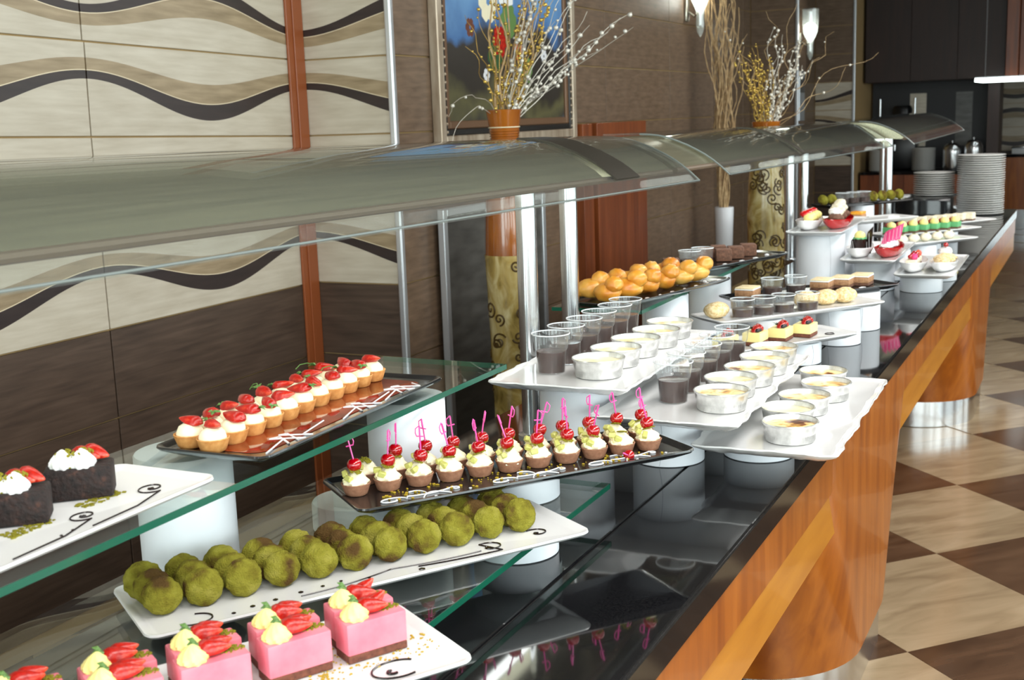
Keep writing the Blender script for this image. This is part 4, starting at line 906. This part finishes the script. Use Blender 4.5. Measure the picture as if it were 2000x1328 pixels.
for k in range(2): put('napkin', mesh('napkin', box(-0.05, 0.05, -0.10, 0.10, 0.006 * k, 0.006 * k + 0.0055, 0.002), 'napkin'), np_, (0, 0, 0), (0, 0, 0.06 * k))
# ------------------------------------------------------------------ vases with dried twigs behind the counter
ER, EL = Vector((0.9, 0.44, 0)), Vector((-0.12, -0.95, 0))
def vase_relief(prof, z0, z1, n, seed):
    rnd = random.Random(seed); g = []
    def rad(z):
        for (r0, a), (r1, b) in zip(prof, prof[1:]):
            if a <= z <= b and b > a: return r0 + (r1 - r0) * (z - a) / (b - a)
        return prof[-1][0]
    for _ in range(n):
        zc = rnd.uniform(z0, z1); th = rnd.uniform(-PI, 0.6); s = rnd.choice((-1, 1)); R0 = rnd.uniform(0.022, 0.038); a0 = rnd.uniform(0, 6)
        pts = []
        for i in range(22):
            q = R0 * (1 - i / 24); a = a0 + s * i * 0.42
            z = zc + q * math.sin(a); r = rad(z) + 0.001; t_ = th + q * math.cos(a) / r
            pts.append((r * math.cos(t_), r * math.sin(t_), z))
        g.append(tube(pts, 0.0042, 5))
    return g
def twig_pts(p0, direc, L, wob, rnd, n=14, droop=0.0):
    d = Vector(direc).normalized(); a = d.orthogonal().normalized(); b = d.cross(a); ph1, ph2 = rnd.uniform(0, 6), rnd.uniform(0, 6); f = rnd.uniform(1.5, 3.5)
    out = []
    for i in range(n):
        t = i / (n - 1); w = wob * min(1, t * 3)
        out.append(Vector(p0) + d * (L * t) + a * (w * math.sin(f * 2 * PI * t + ph1)) + b * (w * math.sin(f * 1.7 * PI * t + ph2)) - Vector((0, 0, droop * t * t)))
    return out
def twigs(root, specs, seed):
    rnd = random.Random(seed)
    for (base, direc, L, wob, rad, mat, beads, bmat, bs, droop) in specs:
        pts = twig_pts(base, direc, L, wob, rnd, 16, droop)
        o = put('twig', mesh('twig', tube(pts, [rad * (1 - 0.6 * i / 15) for i in range(16)], 5), mat), root)
        if beads:
            g = []
            for _ in range(beads):
                t = rnd.uniform(0.12, 1.0) * 14.99; i = int(t); p = pts[i].lerp(pts[i + 1] if i < 15 else pts[15], t - i)
                k = bs * rnd.uniform(0.6, 1.25); g.append(xf(sphere(1, 1), p + Vector((rnd.uniform(-1, 1), rnd.uniform(-1, 1), rnd.uniform(-1, 1))) * 0.008, (0, 0, 0), (k, k, k)))
            put('beads', mesh('beads', join(*g), bmat), o)['kind'] = 'stuff'
# near gold vase
V1 = [(0.075, 0.0), (0.086, 0.02), (0.082, 0.30), (0.090, 0.75), (0.100, 1.05)]
V1b = [(0.098, 1.05), (0.092, 1.20), (0.082, 1.36), (0.066, 1.46), (0.056, 1.505)]
V1c = [(0.054, 1.505), (0.060, 1.55), (0.067, 1.60), (0.073, 1.632), (0.070, 1.634), (0.062, 1.60), (0.05, 1.53)]
va = thing('floor_vase', 'tall floor vase with brown glossy neck and mottled gold body behind the near sneeze guard', 'vase', (-2.20, 4.43, 0), 0.3, 'gold floor vases')
put('body', mesh('body', lathe(V1, 40, None, True, False), 'vase_gold'), va); put('shoulder', mesh('shoulder', lathe(V1b, 40, None, False, False), 'vase_brown'), va)['label'] = 'glossy brown shoulder'
put('neck', mesh('neck', lathe(V1c, 40, None, False, False), 'vase_brown'), va); [put('relief_swirl', mesh('relief_swirl', q, 'vase_relief'), va) for q in vase_relief(V1, 0.5, 1.03, 26, 5)]
put('neck_rings', mesh('neck_rings', join(*[lathe([(0.0555 + 0.001 * k, 1.505 + 0.010 * k), (0.0595 + 0.001 * k, 1.509 + 0.010 * k), (0.0560 + 0.001 * k, 1.513 + 0.010 * k)], 40, None, False, False) for k in range(5)]), 'vase_brown'), va)
put('pale_band', mesh('pale_band', lathe([(0.062, 1.561), (0.0655, 1.563), (0.063, 1.566)], 40, None, False, False), 'cream'), va)
ba = thing('twig_bouquet', 'dried reeds and beaded gold and silver twigs in the near vase', 'bouquet', (-2.20, 4.43, 1.56), 0, 'dried twig bouquets')
rr = random.Random(11); sp = []
def bpos(r): a = rr.uniform(0, 6.28); q = r * rr.random() ** 0.5; return (q * math.cos(a), q * math.sin(a), 0)
for k in range(7): sp.append((bpos(0.035), Vector((0, 0, 1)) + ER * rr.uniform(-0.10, 0.28), 0.80, 0.018, 0.0055, 'twig', 0, None, 0, 0))
for k in range(13): sp.append((bpos(0.035), Vector((0, 0, 1)) + ER * rr.uniform(-0.12, 0.45) + Vector((0.2, -0.4, 0)) * rr.uniform(-0.3, 0.3), rr.uniform(0.45, 0.75), 0.010, 0.0022, 'twig_gold', 17, 'bead_gold', 0.0078, 0))
for k in range(20): sp.append((bpos(0.035), Vector((0, 0, 1)) + ER * rr.uniform(0.15, 1.25) + Vector((0.2, -0.4, 0)) * rr.uniform(-0.3, 0.3), rr.uniform(0.5, 0.78), 0.008, 0.0024, 'twig_silver', 9, 'bead_pearl', 0.0090, rr.uniform(0, 0.10)))
for k in range(6): sp.append((bpos(0.03), Vector((0, 0, 1)) + EL * rr.uniform(0.05, 0.7), rr.uniform(0.35, 0.55), 0.012, 0.0022, 'twig_gold', 6, 'bead_gold', 0.0075, 0.05))
for k in range(2): sp.append((bpos(0.03), Vector((0, 0, 1)) + EL * 0.9, 0.62, 0.01, 0.0018, 'twig_silver', 2, 'bead_pearl', 0.010, 0.42 + 0.2 * k))
twigs(ba, sp, 3)
# far gold vase with swirls
V2 = [(0.070, 0.0), (0.080, 0.03), (0.082, 0.35), (0.094, 0.85), (0.096, 1.05), (0.088, 1.25), (0.074, 1.38)]
V2c = [(0.074, 1.38), (0.060, 1.45), (0.062, 1.49), (0.072, 1.535), (0.069, 1.537), (0.058, 1.49)]
vb = thing('floor_vase', 'tall gold floor vase with dark swirl relief between the middle sneeze guard and wall', 'vase', (-1.56, 6.12, 0), 0.9, 'gold floor vases')
put('body', mesh('body', lathe(V2, 40, None, True, False), 'vase_gold'), vb); put('neck', mesh('neck', lathe(V2c, 40, None, False, False), 'vase_brown'), vb)['label'] = 'glossy brown neck'
[put('relief_swirl', mesh('relief_swirl', q, 'vase_relief'), vb) for q in vase_relief(V2, 0.55, 1.34, 70, 8)]
bb = thing('twig_bouquet', 'beaded gold and silver twigs with thin curling stems in the far vase', 'bouquet', (-1.56, 6.12, 1.47), 0, 'dried twig bouquets'); sp = []
for k in range(16): sp.append((bpos(0.035), Vector((0, 0, 1)) + ER * rr.uniform(-0.42, 0.05), rr.uniform(0.30, 0.48), 0.010, 0.002, 'twig_gold', 18, 'bead_gold', 0.0062, 0))
for k in range(14): sp.append((bpos(0.035), Vector((0, 0, 1)) + ER * rr.uniform(-0.05, 0.65), rr.uniform(0.30, 0.55), 0.010, 0.002, 'twig_silver', 12, 'bead_pearl', 0.0075, 0))
for k in range(12): sp.append((bpos(0.035), Vector((0, 0, 1)) + ER * rr.uniform(-0.6, 1.3), rr.uniform(0.5, 0.75), 0.03, 0.0018, 'twig', 2, 'bead_pearl', 0.007, 0.05))
twigs(bb, sp, 4)
# white vase with curly willow
vc = tag(put('floor_vase', mesh('floor_vase', lathe([(0.050, 0), (0.055, 0.01), (0.050, 0.25), (0.052, 0.55), (0.060, 0.85), (0.064, 0.955), (0.062, 0.962), (0.058, 0.955), (0.052, 0.80)], 36), 'vase_white'), None, (-2.30, 7.91, 0)), 'plain white floor vase holding curly willow branches by the brown wall', 'vase')
bc = thing('willow_branches', 'tall wavy beige willow branches rising from the white floor vase', 'bouquet', (-2.30, 7.91, 0.86), 0, 'dried twig bouquets'); sp = []
for k in range(26): sp.append((bpos(0.03), Vector((0, 0, 1)) + ER * rr.uniform(-0.075, 0.055) + Vector((0.44, -0.9, 0)) * rr.uniform(-0.05, 0.05), rr.uniform(1.35, 1.75), 0.026, 0.0062, 'twig', 0, None, 0, 0))
for k in range(5): sp.append((bpos(0.03), Vector((0, 0, 1)) + ER * rr.uniform(0.05, 0.14), rr.uniform(0.9, 1.5), 0.03, 0.005, 'twig', 0, None, 0, 0))
twigs(bc, sp, 5)

# ------------------------------------------------------------------ picture, boards and lamps on the left wall
pf = thing('framed_painting', 'large framed still life painting of flowers on the brown tiled wall', 'painting', (XP, 5.115, 1.49))
def fring(w0, w1, x0, x1, H=1.25, Wd=1.43):
    a, b = Wd / 2 - w0, Wd / 2 - w1
    return join(box(x0, x1, -a, -b, w0, H - w0, 0.004), box(x0, x1, b, a, w0, H - w0, 0.004), box(x0, x1, -b, b, w0, w1, 0.004), box(x0, x1, -b, b, H - w1, H - w0, 0.004))
put('outer_frame', mesh('outer_frame', fring(0.0, 0.045, 0.001, 0.045), 'frame_silver', False), pf); put('black_band', mesh('black_band', fring(0.045, 0.072, 0.001, 0.036), 'frame_black', False), pf)
put('inner_moulding', mesh('inner_moulding', fring(0.072, 0.105, 0.001, 0.030), 'frame_bronze', False), pf)
BD = mesh('bead', sphere(0.007, 1), 'frame_silver')
g = []
for s in (-1, 1):
    for k in range(34): g.append(xf(sphere(0.008, 1), (0.037, s * (0.715 - 0.058), 0.06 + 0.034 * k)))
put('bead_row', mesh('bead_row', join(*g), 'frame_silver'), pf)
cv = put('canvas', mesh('canvas', box(0.002, 0.018, -0.612, 0.612, 0.103, 1.147), 'painting', False), pf)
def bloom(y, z, r, mat, k=6):
    g = join(*[xf(sphere(1, 1), (0.0185, y + r * 0.6 * math.cos(6.28 * i / k), z + r * 0.6 * math.sin(6.28 * i / k)), (0, 0, 0), (0.0008, r * 0.5, r * 0.5)) for i in range(k)])
    put('painted_bloom', mesh('painted_bloom', g, mat), cv)
for y, z, r, m in ((-0.20, 0.62, 0.09, 'cream'), (-0.02, 0.70, 0.10, 'cream_white'), (-0.10, 0.45, 0.07, 'strawberry'), (0.10, 0.42, 0.05, 'strawberry'), (-0.05, 0.85, 0.08, 'orange_fruit'), (-0.30, 0.70, 0.05, 'biscuit'), (-0.38, 0.50, 0.04, 'biscuit'), (-0.24, 0.30, 0.03, 'vase_white'), (-0.12, 0.24, 0.03, 'vase_white'), (0.38, 0.40, 0.035, 'vase_white'), (0.0, 0.55, 0.08, 'leaf'), (-0.15, 0.38, 0.07, 'mint'), (0.18, 0.33, 0.06, 'leaf'), (-0.28, 0.88, 0.05, 'leaf')): bloom(y, z, r, m)
bd = thing('leaning_board', 'grey slate coloured board with pale metal frame standing against the brown wall', 'board', (XP + 0.03, 4.36, 0.0))
put('panel', mesh('panel', box(0.0, 0.018, 0.02, 1.0, 0.02, 1.205), 'slate', False), bd)
put('frame', mesh('frame', join(box(-0.004, 0.026, 0.0, 0.035, 0, 1.235, 0.003), box(-0.004, 0.026, 0.985, 1.02, 0, 1.235, 0.003), box(-0.004, 0.026, 0.035, 0.985, 1.205, 1.235, 0.003), box(-0.004, 0.026, 0.035, 0.985, 0, 0.03, 0.003)), 'alu_trim', False), bd)
wp = thing('wooden_cabinet', 'tall reddish wooden cabinet against the wall right of the painting', 'cabinet', (XP + 0.002, 5.86, 0.0))
put('side_board', mesh('side_board', box(0.0, 0.06, 0.0, 0.13, 0, 1.555, 0.002), 'wood_red', False), wp); put('gap_shade', mesh('gap_shade', box(0.0, 0.03, 0.13, 0.185, 0, 1.55), 'dark_void', False), wp)  # near-black strip stands in for the shade between side board and door
put('door', mesh('door', box(0.0, 0.065, 0.185, 0.95, 0, 1.557, 0.002), 'wood_red', False), wp)
def sconce(y, z, label):
    t = thing('wall_lamp', label, 'lamp', (XP, y, z), 0, 'glass wall lamps')
    put('wall_plate', mesh('wall_plate', box(0.002, 0.02, -0.03, 0.03, 0.10, 0.24, 0.006, 2), 'lamp_metal'), t); put('arm', mesh('arm', tube([(0.02, 0, 0.16), (0.06, 0, 0.13), (0.09, 0, 0.15)], 0.007, 8), 'lamp_metal'), t)
    put('glass_shade', mesh('glass_shade', lathe([(0.004, 0.0), (0.020, 0.03), (0.028, 0.08), (0.024, 0.13), (0.030, 0.17), (0.062, 0.24), (0.070, 0.32), (0.072, 0.44)], 32, lambda a, r, zz: 1 + 0.03 * math.cos(12 * a), True, False), 'lamp_glass'), t, (0.10, 0, 0))
    put('bulb', mesh('bulb', lathe([(0.012, 0.17), (0.040, 0.215), (0.050, 0.26), (0.046, 0.30), (0.020, 0.32)], 24), 'lamp_glow'), t, (0.10, 0, 0))
sconce(7.78, 2.075, 'clear glass wall lamp at the top edge above the white vase'); sconce(11.02, 2.01, 'lit glass wall lamp on the narrow pillar beside the far vase')
cpn = thing('control_panel', 'narrow silver control panel on the pillar below the lit lamp', 'panel', (XP + 0.001, 11.02, 1.48))
put('plate', mesh('plate', box(0, 0.02, -0.05, 0.16, 0, 0.44, 0.004), 'alu_trim', False), cpn); put('display', mesh('display', box(0.02, 0.023, -0.03, 0.14, 0.25, 0.38), 'slate', False), cpn)

# ------------------------------------------------------------------ the back bar at the far end
uc = thing('wall_cabinet', 'long dark brown wooden cabinet hanging over the back bar', 'cabinet', (0, 14.2, 1.84))
put('body', mesh('body', box(-2.50, -1.03, 0.02, 0.55, 0.0, 1.2), 'wood_dark', False), uc)
for k in range(3): put('door', mesh('door', box(-2.495 + 0.489 * k, -2.495 + 0.489 * k + 0.485, 0.0, 0.02, 0.004, 1.2, 0.002), 'wood_dark', False), uc)
tag(put('pillar', mesh('pillar', join(box(-1.025, -0.90, 14.1, 14.7, 1.80, 3.05, 0.004), box(-0.895, -0.50, 14.2, 14.7, 1.80, 3.05, 0.004)), 'wood_red', False)), 'reddish brown wooden pillar at the right end of the dark cabinet', 'pillar')
rb = thing('bar_recess', 'dark open shelf recess under the hanging cabinet', 'shelf', (0, 14.75, 0.86))
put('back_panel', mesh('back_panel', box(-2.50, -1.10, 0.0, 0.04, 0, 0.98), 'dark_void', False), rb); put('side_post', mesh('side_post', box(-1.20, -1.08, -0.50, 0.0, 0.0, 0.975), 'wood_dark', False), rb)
for k in range(2): put('mirror_panel', mesh('mirror_panel', box(-2.08 + 0.5 * k, -1.90 + 0.5 * k, -0.012, 0.0, 0.25, 0.85), 'slate' if k else 'tile_cream', False), rb)
kc = thing('back_counter', 'far counter with black top and reddish wooden front behind the buffet', 'counter', (0, 14.0, 0))
put('worktop', mesh('worktop', box(-2.50, -1.08, -0.02, 0.74, 0.825, 0.86, 0.003), 'granite', False), kc)
for k in range(3): put('front_panel', mesh('front_panel', box(-2.495 + 0.472 * k, -2.495 + 0.472 * k + 0.468, 0.0, 0.02, 0.08, 0.825), 'wood_red', False), kc)
put('body', mesh('body', box(-2.49, -1.09, 0.02, 0.74, 0.0, 0.825), 'wood_dark', False), kc)
cm = thing('coffee_machine', 'black coffee machine with chrome bars in the dark recess', 'coffee machine', (-2.18, 14.50, 0.86))
put('body', mesh('body', box(-0.22, 0.22, -0.12, 0.18, 0, 0.42, 0.02, 2), 'black_plastic'), cm); put('hopper', mesh('hopper', lathe([(0.06, 0.42), (0.10, 0.46), (0.11, 0.68), (0.09, 0.72)], 24), 'black_plastic'), cm, (0.05, 0.03, 0))
for x in (-0.18, 0.20): put('chrome_bar', mesh('chrome_bar', lathe([(0.011, 0.42), (0.011, 0.80)], 12), 'steel'), cm, (x, -0.08, 0))
put('spout', mesh('spout', tube([(0.0, -0.12, 0.30), (0.0, -0.17, 0.28), (0.0, -0.17, 0.22)], 0.012, 8), 'steel'), cm)
SPL = plate_mesh(0.100); SPL2 = plate_mesh(0.125)
stack(-2.33, 14.16, 0.8605, 16, SPL, 0.0146, 'the left stack on the far counter', 'plates in the left far stack'); stack(-1.84, 14.16, 0.8605, 17, SPL2, 0.0146, 'the right stack on the far counter', 'plates in the right far stack')
for k, (x, y) in enumerate(((-1.54, 14.14), (-1.32, 14.14))):
    t = thing('chrome_urn', 'shiny chrome domed urn behind the tall plate stack, %s one' % ('left', 'right')[k], 'urn', (x, y, 0.8605), 0, 'chrome urns')
    put('body', mesh('body', lathe([(0.09, 0), (0.10, 0.02), (0.10, 0.20 + 0.03 * k)], 32, None, True, False), 'steel'), t); put('dome', mesh('dome', lathe([(0.10, 0.20 + 0.03 * k), (0.097, 0.235 + 0.03 * k), (0.08, 0.27 + 0.03 * k), (0.05, 0.295 + 0.03 * k), (0.012, 0.305 + 0.03 * k)], 32, None, False, True), 'steel'), t); put('knob', mesh('knob', sphere(0.014, 2), 'steel'), t, (0, 0, 0.315 + 0.03 * k))
lf = thing('light_panel', 'bright rectangular light panel hanging below the far cabinet', 'light', (-0.98, 13.6, 1.79))
put('frame_light', mesh('frame_light', join(box(-0.26, 0.30, -0.42, -0.38, 0, 0.035), box(-0.26, 0.30, 0.34, 0.38, 0, 0.035), box(-0.26, -0.22, -0.38, 0.34, 0, 0.035), box(0.26, 0.30, -0.38, 0.34, 0, 0.035)), 'panel_glow', False), lf)
put('grid', mesh('grid', join(*[box(-0.22, 0.26, -0.36 + 0.12 * k, -0.33 + 0.12 * k, 0.004, 0.03) for k in range(6)]), 'alu_trim', False), lf); put('cover', mesh('cover', box(-0.26, 0.30, -0.42, 0.38, 0.035, 0.045), 'alu_trim', False), lf)
put('hanger', mesh('hanger', join(*[tube([(x, 0, 0.045), (x, 0, 1.258)], 0.004, 6) for x in (-0.2, 0.24)]), 'alu_trim'), lf)
fw = struct(put('wall_far', mesh('wall_far', box(-1.70, 1.0, 17.012, 17.3, 0, 3.05), 'grout', False)))
for k in range(-3, 7):
    for c in range(2): put('tile', tile_mesh(1.17, ('dark', 'dark', 'dark', 'wave', 'waveflip', 'wave', 'waveflip', 'cream', 'cream', 'cream')[k + 3]), fw, (-1.68 + 1.17 * c, 17.0, Z0 + TH * k))
rc = thing('side_counter', 'wooden counter with dark top and steel base at the far right edge', 'counter', (0, 16.3, 0))
put('front', mesh('front', box(-1.21, 0.6, 0.0, 0.55, 0.25, 0.90), 'wood', False), rc); put('worktop', mesh('worktop', box(-1.25, 0.6, -0.04, 0.6, 0.90, 0.935), 'granite', False), rc); put('steel_base', mesh('steel_base', box(-1.17, 0.58, 0.05, 0.5, 0, 0.25), 'steel', False), rc)
tc_ = thing('serving_box', 'small white serving box on the far right counter', 'box', (-0.96, 16.5, 0.9355))
put('body', mesh('body', box(-0.12, 0.12, -0.12, 0.12, 0, 0.07, 0.008, 2), 'porcelain'), tc_); put('lid', mesh('lid', box(-0.125, 0.125, -0.125, 0.125, 0.07, 0.09, 0.006, 2), 'steel'), tc_)
